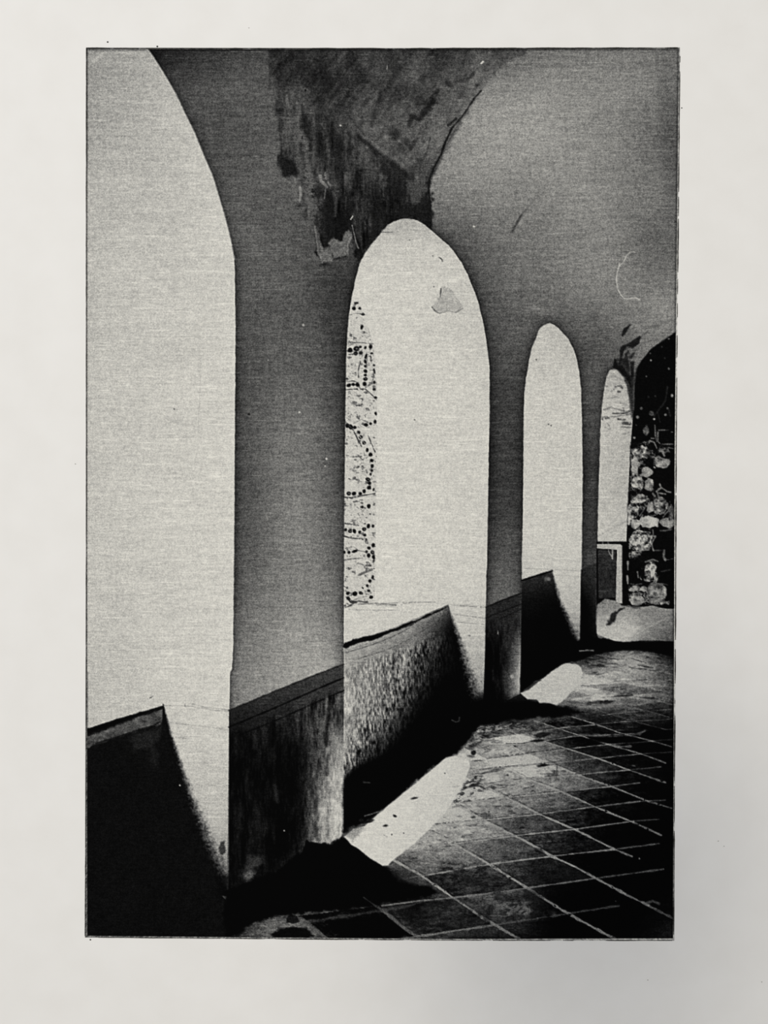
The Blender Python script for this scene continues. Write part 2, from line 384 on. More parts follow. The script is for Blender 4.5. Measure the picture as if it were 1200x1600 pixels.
line([(147, 96), (153, 90), (160, 84), (166, 82)], 2, 200, .6, 2.5, 1, brk=.2)
a2 = field([(640, 350, 180), (600, 400, 198), (680, 400, 200), (720, 450, 200), (640, 500, 204), (740, 520, 196), (600, 600, 206), (700, 600, 204), (755, 600, 200), (600, 750, 208), (700, 750, 206), (755, 750, 204), (600, 900, 210), (700, 900, 208), (750, 930, 206), (560, 980, 208), (650, 950, 208), (735, 1000, 196), (745, 1060, 168), (750, 1100, 120)])
a2 += mot * 2.5 + vnoise(50, 8, 33, octaves=3) * 3.5 + vnoise(50, 2.2, 35, octaves=2) * 3
fill(ARCH2, a2, 0.9, reg=P_A2, jit=.5)
a3 = field([(860, 520, 188), (850, 600, 198), (890, 600, 196), (860, 700, 200), (860, 850, 206), (895, 930, 196), (900, 980, 160), (905, 1010, 100)]) + mot * 2.5
fill(ARCH3, a3, 0.9, reg=P_A3, jit=.5)
a4 = field([(960, 590, 176), (960, 640, 186), (960, 700, 184), (960, 780, 188), (955, 830, 196), (975, 830, 190)]) + mot * 3
fill(ARCH4, a4, 0.9, reg=P_A4, jit=.5)
# details in the middle arch
fill([(597, 361), (606, 352), (626, 343), (652, 344), (664, 352), (676, 362), (668, 361), (650, 355), (634, 360), (612, 362)], 176, 1.6, .8, 1)
line([(597, 363), (612, 363)], 1.0, 110, .9, .8, .3); line([(612, 363), (640, 359), (668, 361)], .9, 150, .6, 1.2)
P_PATCH = part('peeled_patch', 'printed grey patch of peeled plaster near the top of the middle arch', P_A2)
fill([(689, 449), (695, 447), (702, 451), (709, 456), (714, 466), (719, 472), (723, 478), (722, 484), (714, 488), (706, 485), (694, 488), (686, 490), (679, 485), (675, 480), (680, 472), (684, 465), (688, 462)], 174, 1.0, 1, 1.0, reg=P_PATCH)
line([(689, 451), (688, 463)], .8, 60, .9, .7, .3); line([(675, 480), (680, 486), (687, 490)], .9, 90, .8, .8, .4); line([(688, 489), (700, 486), (714, 488)], .7, 130, .7, .8)
line([(684, 466), (690, 470), (698, 468), (706, 470)], .6, 150, .7, .8); line([(723, 482), (712, 488)], .7, 110, .7, .8)
for x, y in ((678, 448), (689, 404), (691, 408), (676, 400), (648, 656), (857, 663), (861, 665), (838, 562), (640, 375)): blob(x, y, .9, 80, jit=.2)
line([(686, 402), (691, 406)], .7, 70, .8, .6); line([(637, 376), (645, 374)], .6, 150, .6, .8)
line([(314, 560), (311, 640), (309, 690)], .4, 160, .45, .7)
blob(272, 639, 1, 90, jit=.2); blob(236, 1090, .9, 60, jit=.2); line([(234, 1091), (239, 1088)], .6, 70, .7, .6); blob(289, 1102, .8, 150)

# ---- 4. masonry strip seen through the middle arch
P_STRIP = part('masonry_strip', 'printed narrow strip of mottled rubble masonry with dark dots, seen through the middle arch', P_A2)
strip = [(553, 470), (560, 470), (566, 486), (571, 500), (577, 518), (582, 540), (586, 562), (588.5, 600), (589, 650), (588, 750), (587, 850), (585, 938), (575, 944), (537, 952), (538, 800), (540, 640), (541, 560), (544, 508), (548, 485)]
mt = vnoise(6, 5, 41, octaves=3)
tone = 198 - smooth(mt, .35, .9) * 100 - smooth(vnoise(2.6, 2.6, 43, octaves=2), .3, .9) * 70 * smooth(vnoise(26, 22, 42), -.2, .6)
fill(strip, tone, .8, 1, .4, reg=P_STRIP)
line([(575, 512), (580, 530), (584, 550)], .5, 150, .6, .8)
P_SPOT = None
dots = [(556, 473.5, 3, 1.8), (553, 482, 3, 2.6), (561.7, 482, 2.6, 2.4), (567, 491, 2.8, 1.8), (565, 511, 2, 3), (547, 547, 3.5, 3.5), (556.7, 545, 4.2, 3.6), (556, 552, 3, 3), (563.5, 551.5, 3, 2.5), (563, 542, 1.8, 1.6), (570.7, 543, 1.8, 2.4), (579, 542, 2.6, 3),
 (581, 552, 2.2, 1.6), (572, 557, 1.6, 3), (571, 565, 1.8, 2.6), (571, 572, 2, 1.8), (571, 580, 2.6, 2.4), (571, 586, 2, 2), (571, 592, 3.2, 2.4), (584.5, 571, 2, 1.8), (585, 580, 1.4, 4), (585, 597, 1.6, 2.4), (542, 592, 2.4, 1.6), (545, 602, 3.6, 2.8), (552, 601, 2.4, 2), (559, 601, 3.4, 3),
 (569.5, 600, 2.8, 3), (584.5, 608.5, 2.2, 1.8), (587, 621, 2, 1.6), (587, 646, 1.8, 2.4), (586, 659, 2, 2.4), (543, 665, 3, 3.4), (548, 667, 3, 4), (554, 668, 2.6, 2.4), (572, 664, 2.6, 2), (579, 662, 1.8, 1.8), (560, 676, 2.6, 2.4), (563.5, 683, 2.6, 2.8), (569, 692, 2.6, 3), (574, 703, 2.4, 3),
 (579, 710, 2.8, 3), (581, 719.5, 2.4, 2.4), (581.5, 728, 2.2, 2.8), (581, 735, 1.8, 1.8), (579, 741, 1.4, 1.6), (575, 749, 3, 2.4), (577, 755, 2.2, 2), (576.5, 762, 3, 2.8), (569, 767.5, 2.6, 3), (563, 771, 2.8, 2.4), (553, 771, 3.4, 2.8), (545, 771, 3.2, 2.8), (584, 765, 1.6, 3),
 (576, 791, 2.4, 3), (566, 792, 1.8, 2), (575.6, 821.5, 2, 3), (583, 822, 1.8, 2), (569, 827, 2.8, 2.6), (562, 831, 1.8, 2.2), (554, 830, 2.2, 2.8), (546.6, 830, 2.8, 2.6), (540, 828, 2, 2.4), (570, 836, 2.2, 2), (583, 852, 2.2, 3), (576, 856, 2.6, 2.2), (572.6, 862, 2, 2), (582, 863, 2.8, 3),
 (576, 868, 2.8, 3.2), (583.6, 871, 2, 3), (584, 876, 1.5, 2), (545, 863, 2.2, 2.2), (554.5, 861, 4.2, 2), (538.5, 863, 1.5, 2), (582, 901.6, 1.8, 2.6), (578, 907.5, 2.6, 2.8), (574, 915, 2.2, 2.2), (576.5, 923, 2.8, 2.2), (580, 933, 2.6, 2.2), (564, 927, 3, 2.2), (554.6, 928, 3.4, 3), (543.6, 927, 3, 2.4)]
for i, (x, y, rx, ry) in enumerate(dots):
    pd = part('dark_dot', None, P_STRIP)
    blob(x, y, rx * 1.08, 18, ry * 1.08, .3 * math.sin(i * 2.1), .8, 1, .7, reg=pd)
    if rx > 2.7 and i % 3 == 0: blob(x + .4, y - .2, rx * .42, 120, ry * .4, 0, .8, .7, .3)
for pts, w, t in (([(547, 492), (556, 490), (568, 491)], .9, 50), ([(544, 535), (560, 535), (583, 537)], .8, 90), ([(544, 554), (566, 551)], .8, 60), ([(563, 565), (560, 577), (560, 589)], 1.2, 80), ([(579, 556), (580, 564)], .8, 60), ([(574, 558), (573, 575)], .6, 110),
    ([(584, 590), (580, 600), (571, 605)], .7, 80), ([(540, 609), (556, 608), (571, 608), (578, 614), (586, 622)], .9, 45), ([(543, 597), (550, 595), (561, 598), (562, 606)], .7, 60), ([(541, 660), (552, 672), (556, 680), (565, 698)], 1.0, 50), ([(552, 662), (565, 655), (575, 660)], .8, 100),
    ([(575, 680), (580, 692), (586, 706)], .7, 60), ([(558, 676), (575, 700), (585, 712)], .5, 190), ([(538, 777), (550, 778), (567, 774), (586, 771)], .9, 55), ([(539, 818), (548, 819), (560, 821)], .8, 60), ([(538.5, 838), (550, 841), (572, 842.6)], 1.0, 35), ([(540, 857), (552, 854), (560, 860), (572, 863)], .8, 70),
    ([(538, 875), (552, 873), (566, 872)], .7, 80), ([(554, 884), (560, 880), (568, 883)], .7, 110), ([(572, 884), (575, 878), (580, 884)], .8, 100), ([(563, 898), (572, 893), (581, 890)], 2.2, 110), ([(560, 899), (580, 891)], .8, 70), ([(543.6, 934), (548, 940), (556, 941)], 2.0, 22), ([(537, 953), (545, 947), (560, 939), (575, 942)], 1.0, 70), ([(553, 937), (575, 931)], .6, 100), ([(538, 916), (543, 919)], .8, 70)):
    line(pts, w, t, .85, .8, .7, brk=.05)

# ---- 5. parapets under the openings
P_TOP = part('parapet_top', 'printed pale sunlit top of the parapet in the middle arch')
fill([(537, 951), (560, 944), (600, 940), (660, 943), (702, 943), (697, 950), (640, 972), (580, 993), (537, 1007)], 206 + mot * 3, .8, 1, .4, reg=P_TOP)
line([(560, 944), (590, 943), (618, 945)], 1.0, 100, .7, 1.0, .8, brk=.2); line([(595, 944), (615, 942), (650, 941), (680, 941)], .7, 130, .7, .9, .6, brk=.15); line([(545, 952), (590, 954), (624, 953)], .5, 120, .6, .8, .3, brk=.2); line([(588, 945), (610, 946.5), (640, 942)], .9, 120, .6, 1.2, 1, brk=.3)
P_FACE2 = part('parapet', 'printed rough parapet face under the middle arch, pale at left and black at right')
face = [(537, 1006), (580, 993), (613, 981), (640, 970), (680, 953), (697, 946), (701, 945), (706, 978), (712, 1008), (720, 1045), (728, 1085), (738, 1125), (740, 1140), (700, 1185), (537, 1300)]
f2 = field([(540, 1030, 160), (570, 1025, 150), (610, 1010, 140), (560, 1080, 148), (600, 1060, 130), (640, 1030, 92), (655, 995, 112), (690, 955, 90), (545, 1150, 150), (570, 1130, 128), (600, 1120, 96), (640, 1080, 60), (670, 1040, 38), (690, 1000, 34), (700, 975, 28),
   (545, 1190, 130), (570, 1185, 52), (600, 1160, 36), (630, 1130, 22), (660, 1100, 12), (700, 1060, 6), (720, 1100, 4), (720, 1040, 8), (550, 1230, 10), (580, 1230, 4), (640, 1190, 4), (545, 1280, 4), (700, 1160, 4), (740, 1120, 4)])
fs = vnoise(2.2, 6.5, 51, octaves=2); fm = vnoise(16, 24, 52, octaves=3)
f2t = np.clip(f2 + fm * 14 * (f2 / 130).clip(0, 1) + fs * 78 * ((f2 - 4) / 90).clip(0, 1) * smooth(YY - (1042 - (XX - 540) * .36), -8, 14) * (1 - .5 * smooth(f2, 120, 160)), 4, 215)
fill(face, f2t, .9, 1, .3, reg=P_FACE2)
line([(541, 1008), (560, 1001), (580, 997), (613, 985), (640, 975), (680, 957), (700, 948)], 4.6, 10, 1, 1.2, 1.6, w2=1.2)
line([(538, 1019), (560, 1011), (600, 1000), (650, 975), (690, 957)], 2.2, 140, .7, 2.5, 2, brk=.15)
line([(540, 1020), (580, 1008), (613, 995), (640, 981)], .6, 70, .8, .7, .3); line([(560, 1029), (600, 1017), (622, 1008), (640, 998), (690, 968)], .6, 60, .6, .7, .4, brk=.1)
# triangular shade of the right reveal, middle arch
def wedge(path, softs, side_poly, tone, reg=None):
    """everything left of the path turns to tone; softness grows down the path"""
    ys = [p[1] for p in path]; xs = [p[0] for p in path]
    sl = box(side_poly, 30); X, Y = XX[sl], YY[sl]
    xe = np.interp(Y, ys, xs); sf = np.interp(Y, ys, softs)
    m = 1 - smooth(X - xe + N_FINE[sl] * sf * .35, -sf, sf)
    _, d = sdf(side_poly, 30)
    m = m * (1 - smooth(d, -1, 1))
    v = tone[sl] if isinstance(tone, np.ndarray) else tone
    T[sl] = T[sl] * (1 - m) + v * m
    if reg is not None: REG[sl][(X < xe) & (d < 0)] = reg
wedge([(700, 944), (710, 975), (720, 1005), (732, 1045), (742, 1080), (752, 1115), (757, 1125)], [1.5, 4.5, 8, 12, 15, 16, 15], [(698, 946), (702, 944), (715, 944), (759.5, 945), (757, 1060), (755, 1128), (700, 1150), (690, 1000)], f2t, P_FACE2)
for pts in ([(705, 946), (730, 947), (758, 949)], [(709, 960), (735, 963), (758, 966)], [(714, 972), (740, 974), (758, 976)]): line(pts, .6, 120, .65, .8, .4, brk=.1)
line([(715, 944), (758, 947)], .6, 170, .6, 1.0)
blob(733, 993, 1.6, 110, 1.0); blob(752, 1065, 1.5, 110)
fill([(742, 1095), (760, 1080), (760, 1130), (735, 1130)], 5, 9, .85)
# left opening: parapet
P_FACE1 = part('parapet', 'printed black parapet with a mottled grey rim, lower left of the picture')
f1 = np.full_like(T, 17.0) + fm * 1.5
fill([(120, 1142), (136, 1139), (180, 1124), (220, 1113), (255, 1102), (258, 1128), (264, 1160), (274, 1203), (285, 1245), (298, 1290), (314, 1340), (330, 1384), (358, 1410), (358, 1470), (120, 1470)], f1, 1.0, 1, .4, reg=P_FACE1)
band = [(136, 1150), (165, 1140), (200, 1128), (240, 1113), (255, 1108), (256, 1122), (250, 1132), (230, 1136), (200, 1146), (165, 1158), (136, 1168)]
fill(band, 84 + vnoise(16, 12, 61, octaves=3) * 34, 2.5, 1, 2.0)
line([(134, 1143), (165, 1134), (200, 1121), (240, 1108)], 4, 8, 1, 1.5, 1.2, w2=1.5)
line([(150, 1162), (200, 1146), (235, 1136), (250, 1128)], 1.2, 22, .9, 1.5, 1)
fill([(200, 1150), (228, 1142), (252, 1136), (252, 1152), (236, 1165), (215, 1172)], 46, 7, .6, 5)
fill([(236, 1160), (248, 1176), (246, 1200), (232, 1190)], 44, 6, .5, 4)
wedge([(255.5, 1100), (262, 1125), (270, 1155), (283, 1195), (298, 1240), (312, 1275), (330, 1318), (345, 1352), (352, 1375), (356, 1390)], [1.2, 2.5, 4, 6, 9, 12, 14, 14, 12, 8], [(254, 1100), (358, 1100), (356, 1320), (354.5, 1400), (250, 1400)], f1, P_FACE1)
line([(256, 1102), (300, 1104), (330, 1109), (357, 1112)], .8, 150, .6, 1.1, .6); line([(264, 1129), (310, 1134), (356, 1140)], .8, 158, .6, 1.1, .6); line([(275, 1152), (290, 1154)], .8, 140, .5, 1)
line([(136, 1107), (180, 1105), (220, 1108)], 2, 176, .5, 3, 1); line([(300, 1100), (320, 1105), (357, 1109)], .7, 140, .6, 1, .5)
fill([(344, 1316), (352, 1314), (353, 1332), (346, 1338), (343, 1326)], 40, 2, .85, 2); line([(345, 1330), (348, 1345), (350, 1372)], 2.2, 60, .5, 3, 2)
fill([(340, 1370), (360, 1365), (360, 1400), (340, 1400)], 10, 8, .85)
# third arch: parapet
P_FACE3 = part('parapet', 'printed black parapet with a slanted top under the third arch')
f3 = field([(820, 915, 36), (850, 900, 44), (830, 950, 14), (870, 940, 10), (860, 980, 5), (900, 1000, 4), (830, 1060, 3), (880, 1020, 3)]) + fm * 3
f3 = np.clip(f3, 3, 80)
fill([(815, 906), (840, 898), (862, 891), (864, 915), (871, 945), (881, 980), (893, 1003), (904, 1022), (880, 1040), (813, 1085)], f3, .9, 1, .3, reg=P_FACE3)
line([(815, 907), (840, 899), (863, 892)], 1.4, 8, .9, 1, .4)
blob(857, 905, 5, 120, 4, soft=2.0, jit=2)
wedge([(862.5, 891), (868, 912), (876, 940), (887, 965), (898, 990), (905, 1008)], [1, 3, 5, 7, 8, 6], [(862, 889), (909, 889), (907.5, 960), (906, 1020), (860, 1010)], f3, P_FACE3)
line([(820, 888), (850, 889), (862, 890)], .7, 160, .7, 1); line([(866, 890), (908, 892)], .6, 150, .6, .9); line([(869, 899), (908, 901)], .5, 165, .5, .9)

# ---- 6. dados (dark painted base) of the piers
P_D1 = part('dado', 'printed dark streaked dado of the broad pier with a pale worn right edge')
dado = [(358, 1109), (380, 1100), (433, 1078), (470, 1063), (500, 1051), (537, 1037), (537, 1120), (536, 1200), (534, 1290), (533, 1308), (515, 1325), (480, 1345), (430, 1388), (357, 1425)]
d1 = field([(370, 1120, 34), (420, 1100, 46), (470, 1080, 54), (520, 1060, 60), (380, 1140, 26), (450, 1120, 36), (500, 1095, 58), (530, 1085, 56), (370, 1200, 14), (420, 1200, 16), (470, 1150, 30), (490, 1180, 44), (510, 1130, 70), (530, 1140, 86), (505, 1200, 96), (525, 1180, 134), (532, 1160, 140),
   (370, 1300, 16), (420, 1290, 20), (460, 1250, 16), (475, 1290, 34), (485, 1230, 50), (500, 1260, 118), (515, 1240, 166), (530, 1230, 188), (530, 1290, 192), (512, 1290, 168), (488, 1290, 100), (500, 1308, 140), (400, 1350, 14), (450, 1330, 8), (372, 1380, 12)])
ds = vnoise(6, 30, 71, octaves=4) + vnoise(2.4, 7, 72, octaves=2) * .45
d1 = np.clip(d1 + ds * 40 * (d1 / 60).clip(.28, 1) * smooth(YY - (1145 - (XX - 360) * .42), -5, 15) + fm * 4, 8, 210)
fill(dado, d1, 1.0, 1, .4, reg=P_D1)
line([(358, 1110), (433, 1079), (500, 1052), (537, 1038)], 1.2, 34, .7, 1.2, .8)
line([(358, 1136), (430, 1106), (497, 1076), (537, 1059)], 1.3, 10, .9, 1.2, .5); line([(380, 1146), (440, 1122), (497, 1096), (537, 1079)], 1.1, 12, .8, 1.0, .5)
line([(511, 1092), (509, 1110), (508, 1126), (506, 1140)], 2.4, 118, .7, 3, 2); line([(514, 1118), (511, 1140), (509, 1165)], 2.4, 18, .75, 2.5, 2); line([(512, 1180), (510, 1210)], 2, 30, .6, 2.5, 2)
line([(494, 1250), (490, 1270)], 2.4, 30, .6, 2.5, 2); line([(493, 1285), (495, 1312)], 3, 30, .6, 3, 2.5); line([(486, 1195), (484, 1230)], 3, 30, .5, 3, 2)
fill([(478, 1312), (500, 1318), (516, 1318), (534, 1307), (545, 1330), (520, 1350), (470, 1335)], 4, 2, 1, 2)
fill([(378, 1370), (382, 1352), (388, 1340), (398, 1336), (412, 1336), (412, 1348), (400, 1358), (396, 1374), (386, 1380)], 62, 6, .8, 4); fill([(380, 1366), (392, 1360), (396, 1372), (386, 1378)], 100, 3, .8, 2)
line([(430, 1228), (432, 1250)], 2.5, 52, .7, 4, 2); blob(444, 1298, 1.2, 190, jit=.2); blob(281, 1227, 1.2, 200, jit=.2)
P_D2 = part('dado', 'printed dark dado of the pier right of the middle arch')
d2 = field([(762, 960, 40), (790, 950, 44), (810, 940, 44), (770, 1000, 20), (790, 990, 40), (808, 980, 50), (770, 1060, 12), (790, 1040, 30), (800, 1040, 80), (810, 1020, 120), (810, 1060, 190), (802, 1070, 140), (780, 1090, 6), (760, 1100, 4), (811, 1040, 170), (797, 1070, 70)])
d2 = np.clip(d2 + ds * 16 * smooth(YY, 960, 980), 4, 205)
fill([(759, 948), (785, 937), (814, 926), (813.5, 1000), (812, 1084), (795, 1092), (754, 1125), (757, 1050)], d2, 1.0, 1, .4, reg=P_D2)
line([(759, 949), (785, 938), (814, 927)], 1.0, 20, .8, 1, .4); line([(759, 966), (785, 955), (814, 944)], .9, 14, .7, 1, .4); line([(780, 968), (814, 952)], .7, 14, .6, 1, .4)
blob(778, 988, 1, 150, 3, jit=.3); blob(800, 1057, 3, 160, 3, soft=1.5)
P_D3 = part('dado', 'printed black dado of the thin pier beside the smallest arch')
d3 = field([(912, 895, 40), (925, 890, 44), (915, 940, 8), (930, 930, 40), (915, 990, 4), (930, 980, 20), (920, 1000, 3)])
fill([(907.5, 890), (920, 884), (932, 879), (933, 930), (931, 975), (934, 996), (934, 1004), (906, 1016)], d3, .9, 1, .3, reg=P_D3)
line([(932.5, 905), (932, 975)], 1.2, 130, .5, 1.5, 1); blob(935, 906, 1.2, 150, 3)

# ---- 7. beyond the smallest arch: window frame, far wall
P_FRAME = part('window_frame', 'printed pale angular frame with a dark panel under the smallest arch')
P_PANEL = part('dark_panel', None, P_FRAME)
fill([(932, 846), (980, 846), (980, 946), (932, 946)], 12, .8, reg=P_FRAME)
fill([(932.5, 850), (969, 850), (972, 853), (972, 943), (962, 943), (964, 859), (932.5, 857)], 184 + mot * 4, .8, 1, .3)
fill([(934, 859), (962.5, 860), (961, 934), (935, 935)], 46 + vnoise(5, 16, 81) * 10, .9, 1, .3, reg=P_PANEL)
line([(950, 846), (951, 862), (957, 872)], .8, 190, .6, .9); line([(957, 858), (957, 873)], 1.2, 170, .8, 1); line([(942, 845), (942, 852)], .8, 150, .6, .8)
line([(935, 838), (955, 826), (978, 815)], .9, 150, .5, 1.0, .4)
for pts, w, t in (([(962, 604), (970, 603), (972, 606)], 1.4, 70), ([(966, 612), (969, 612)], 1.6, 50), ([(945, 602), (948, 604)], 1, 110), ([(955, 612), (962, 606)], 1, 120), ([(944, 640), (955, 637), (975, 642)], 1.0, 110), ([(958, 646), (975, 646), (983, 643)], 1.2, 60), ([(940, 652), (960, 651), (985, 647)], .8, 90), ([(941, 655), (952, 653)], 1.1, 60),
      ([(966, 655), (976, 656)], 1.1, 60), ([(974, 661), (984, 662)], 2.2, 50), ([(971, 667), (985, 668)], 1.3, 100), ([(945, 668), (955, 672), (950, 662)], .8, 130), ([(975, 678), (983, 676)], .9, 120), ([(948, 622), (965, 620)], 1, 140), ([(970, 630), (980, 633)], 1, 130), ([(950, 590), (960, 588), (970, 592)], 1, 150), ([(974, 636), (975, 645)], .8, 90)):
    line(pts, w, t, .75, 1.1, 1.0, brk=.05)

# ---- 8. dark archway, rubble wall
P_DARK = part('dark_archway', 'printed black archway at the right edge of the picture')
P_SW = part('stone_wall', 'printed rubble stone wall in black and grey at the right edge of the picture')
dk = [(1066, 512), (1056, 518), (1037, 531), (1016, 546), (1003, 562), (993, 577), (991, 600), (990, 640), (988, 670), (985, 705), (983, 750), (981, 797), (979, 850), (979, 945), (1000, 950), (1066, 952)]
fill(dk, 11.0, 1.0, 1, .6, reg=P_DARK)
fill([(992, 585), (990, 640), (988, 655), (985, 640), (981, 610), (975, 590), (965, 577), (955, 577), (960, 560), (975, 560), (990, 577)], 40, 2, .9, 1.5)
REG[(YY > 668) & (REG == P_DARK)] = P_SW
for pts, w, t in (([(1043, 700 - 95), (1040, 625), (1030, 640), (1022, 650)], 1.4, 45), ([(1028, 645), (1031, 660)], .8, 60), ([(1045, 640), (1047, 650)], 1, 50)): line(pts, w, t, .7, 1.5, 1)
for x, y, r, t in ((1045, 529, 1.5, 90), (1016, 552, 1.6, 80), (1017, 563, 1.4, 170), (1039, 560, 1, 60), (1045, 576, 1.6, 100), (1010, 588, 1.4, 100), (1050, 618, 2.6, 130), (996, 652, 2.4, 110), (1018, 646, 4, 70), (1022, 655, 1.7, 190), (1002, 638, 2, 80), (1024, 619, 1.4, 60), (1043, 638, 1.4, 90), (1040, 648, 1.6, 90), (1013, 620, 2.0, 35), (991, 684, 1.6, 130), (994, 664, 1.4, 70), (1034, 542, 1.2, 50)): blob(x, y, r, t, soft=1.2)
# dark smudges at the spring of the far arch
for poly, t in (([(971, 524), (975, 512), (984, 506), (988, 507), (980, 517), (973, 526)], 26), ([(968, 548), (972, 540), (982, 536), (992, 530), (1000, 524), (1003, 526), (999, 536), (990, 544), (980, 542), (975, 550), (972, 562), (968, 570)], 24), ([(958, 574), (959, 562), (960, 556), (963, 566), (966, 572), (972, 572), (985, 590), (986, 605), (978, 590), (968, 578)], 20),
     ([(976, 552), (982, 548), (984, 560), (983, 580), (979, 575), (974, 562)], 34), ([(984, 566), (991, 565), (990, 585), (987, 600), (985, 582)], 26), ([(985, 556), (994, 546), (992, 552), (986, 560)], 40)):
    fill(poly, t, 1.6, .9, 1.2)
fill([(992, 578), (1003, 560), (1018, 543), (1040, 527), (1056, 515), (1056, 508), (1030, 522), (1010, 538), (994, 556)], 118, 3, .7, 2)
line([(994, 575), (990, 610), (990, 640)], 1.8, 66, .7, 1.5, 1); line([(981, 552), (984, 570), (985, 585)], .9, 90, .7, 1.2, .8); line([(1003, 524), (1012, 518)], 1, 60, .6, 1.5); line([(1010, 512), (1054, 500)], 2.4, 84, .5, 3, 1)
RBF = True
# stones: x, y, rx, ry, angle, tone
rub = vnoise(5, 5, 91, octaves=3); rub2 = vnoise(11, 9, 92, octaves=3)
rg_ = 1 - np.abs(vnoise(7, 6, 93, octaves=3)) * 2.2
fill([(986, 692), (1016, 690), (1024, 712), (1020, 760), (1030, 800), (1022, 826), (1018, 860), (1004, 862), (1024, 876), (1030, 905), (1038, 925), (1034, 946), (982, 944), (980, 915), (1000, 912), (1000, 876), (982, 872), (980, 810), (983, 750)],
     np.clip(14 + rg_.clip(0, 1) ** 2.2 * 135 * smooth(rub2, -.5, .5), 8, 180), 1.5, .9, 1.5)
def stone(x, y, rx, ry, an, t, mt_=0.0):
    t = t * 1.12
    p = part('stone', None, P_SW)
    R = max(rx, ry); sl = box([(x - R, y - R), (x + R, y + R)], 6)
    X = XX[sl] - x; Y = YY[sl] - y; c, s = math.cos(an), math.sin(an)
    u = np.abs(X * c + Y * s) / rx; v = np.abs(-X * s + Y * c) / ry
    d = ((u ** 2.4 + v ** 2.4) ** (1 / 2.4) - 1) * min(rx, ry) + N_EDGE[sl] * 2.6
    m = 1 - smooth(d, -1.2, .8)
    val = np.clip(t + rub2[sl] * 30 + N_FINE[sl] * 9 + np.where(mt_ > 0, rub[sl] * mt_, 0), 8, 195)
    keep = XX[sl] < right_edge(YY[sl]) - 1
    T[sl] = np.where(keep, T[sl] * (1 - m) + val * m, T[sl]); REG[sl][(d < 0)] = p
for a in [(1009, 674, 4, 8, .2, 84, 30), (1006, 709, 13, 10, 0, 38, 60), (1000, 704, 12, 7, 0, 96, 110), (1001, 718, 9, 7, .3, 92, 110), (992, 729, 7, 12, 0, 142, 20), (1012, 737, 11, 7.5, .15, 140, 20), (1034, 722, 13, 8, .2, 104, 60), (1038, 703, 12, 6, .4, 54, 70),
          (995, 755, 10, 9, 0, 118, 90), (1014, 758, 6.5, 11, .1, 120, 50), (998, 780, 13, 7, -.15, 118, 90), (990, 797, 9, 11, .2, 92, 120), (1017, 793, 6, 8, .2, 132, 50), (1031, 791, 11, 13, .2, 78, 90), (1015, 816, 14.5, 10, 0, 160, 12), (1043, 817, 12, 7.5, 0, 128, 16), (992, 819, 7, 7, 0, 124, 60), (983, 812, 2.4, 11, 0, 140, 40),
          (1001, 845, 19, 16, 0, 104, 130), (1014, 838, 10, 7, .5, 96, 130), (994, 866, 9, 6, 0, 112, 110), (1016, 892, 9, 16, .25, 98, 130), (1024, 905, 4, 9, 0, 120, 40), (988, 921, 10, 5, 0, 140, 30), (1005, 920, 7, 4, -.3, 122, 60), (991, 929, 9, 4, -.2, 106, 90), (996, 939, 12, 7, 0, 130, 40), (1026, 927, 16, 17, 0, 102, 60), (1034, 941, 9, 5, 0, 108, 60), (1049, 799, 4, 12, 0, 60, 40)]:
    stone(*a)
for poly in ([(1022, 832), (1053, 830), (1053, 862), (1026, 862), (1018, 848)], [(1000, 864), (1034, 862), (1034, 873), (1006, 874)], [(984, 876), (996, 874), (1003, 880), (998, 888), (984, 886)], [(983, 893), (997, 890), (998, 912), (984, 912)], [(1004, 722), (1022, 716), (1022, 730), (1010, 728)], [(1022, 733), (1040, 735), (1050, 760), (1030, 760), (1024, 752)], [(1032, 672), (1053, 674), (1053, 694), (1030, 693)]):
    p = part('stone', None, P_SW); fill(poly, 12, 1.4, .95, 1.0, reg=p)
for pts, w, t in (([(1023, 664), (1024, 680), (1026, 690)], .9, 100), ([(1029, 672), (1045, 672)], .6, 110), ([(1049, 675), (1051, 675)], 1.0, 140), ([(1028, 675), (1028, 690), (1032, 694), (1052, 694)], .8, 110), ([(1018, 685), (1022, 685)], 1.0, 120), ([(1016, 689), (1022, 691), (1026, 700)], 1.4, 130), ([(1034, 704), (1038, 712)], 2, 130), ([(1043, 699), (1052, 701)], .8, 120),
     ([(1031, 756), (1033, 762), (1026, 768)], 1.2, 130), ([(1034, 762), (1042, 768), (1048, 769)], 1.1, 110), ([(1027, 770), (1030, 778), (1035, 780)], 1.0, 110), ([(1028, 770), (1040, 772)], 1.1, 130), ([(1020, 771), (1023, 775)], 1.5, 110), ([(1043, 786), (1044, 798), (1036, 808)], 1.0, 110), ([(1012, 780), (1008, 792), (1000, 806)], .9, 110), ([(1004, 805), (1001, 815)], .9, 150), ([(1022, 716), (1022, 726)], 1.0, 60), ([(1022, 730), (1023, 731)], 1.4, 170),
     ([(1020, 828), (1021, 836)], .9, 130), ([(1032, 829), (1040, 829), (1050, 827)], 1.0, 84), ([(1017, 838), (1024, 838), (1018, 850), (1021, 860)], 1.4, 150), ([(995, 861), (1014, 859)], 1.0, 150), ([(1038, 860), (1037, 870), (1040, 875)], 1.6, 120), ([(1024, 860), (1037, 860)], .6, 80), ([(981, 878), (981, 890)], 1.2, 150), ([(980, 900), (981, 912)], 1.2, 150), ([(984, 912), (990, 913)], .8, 80), ([(996, 894), (997, 902)], 1.4, 120), ([(1009, 878), (1020, 874), (1028, 877)], 1.4, 120),
     ([(1041, 875), (1052, 873)], .7, 60), ([(1033, 893), (1048, 890)], .7, 50), ([(1035, 912), (1043, 914)], .8, 90), ([(1025, 904), (1030, 900)], .8, 90), ([(985, 848), (984, 857)], 1.2, 150), ([(988, 862), (992, 866)], 1.8, 170)):
    line(pts, w, t, .85, 1.0, .8)

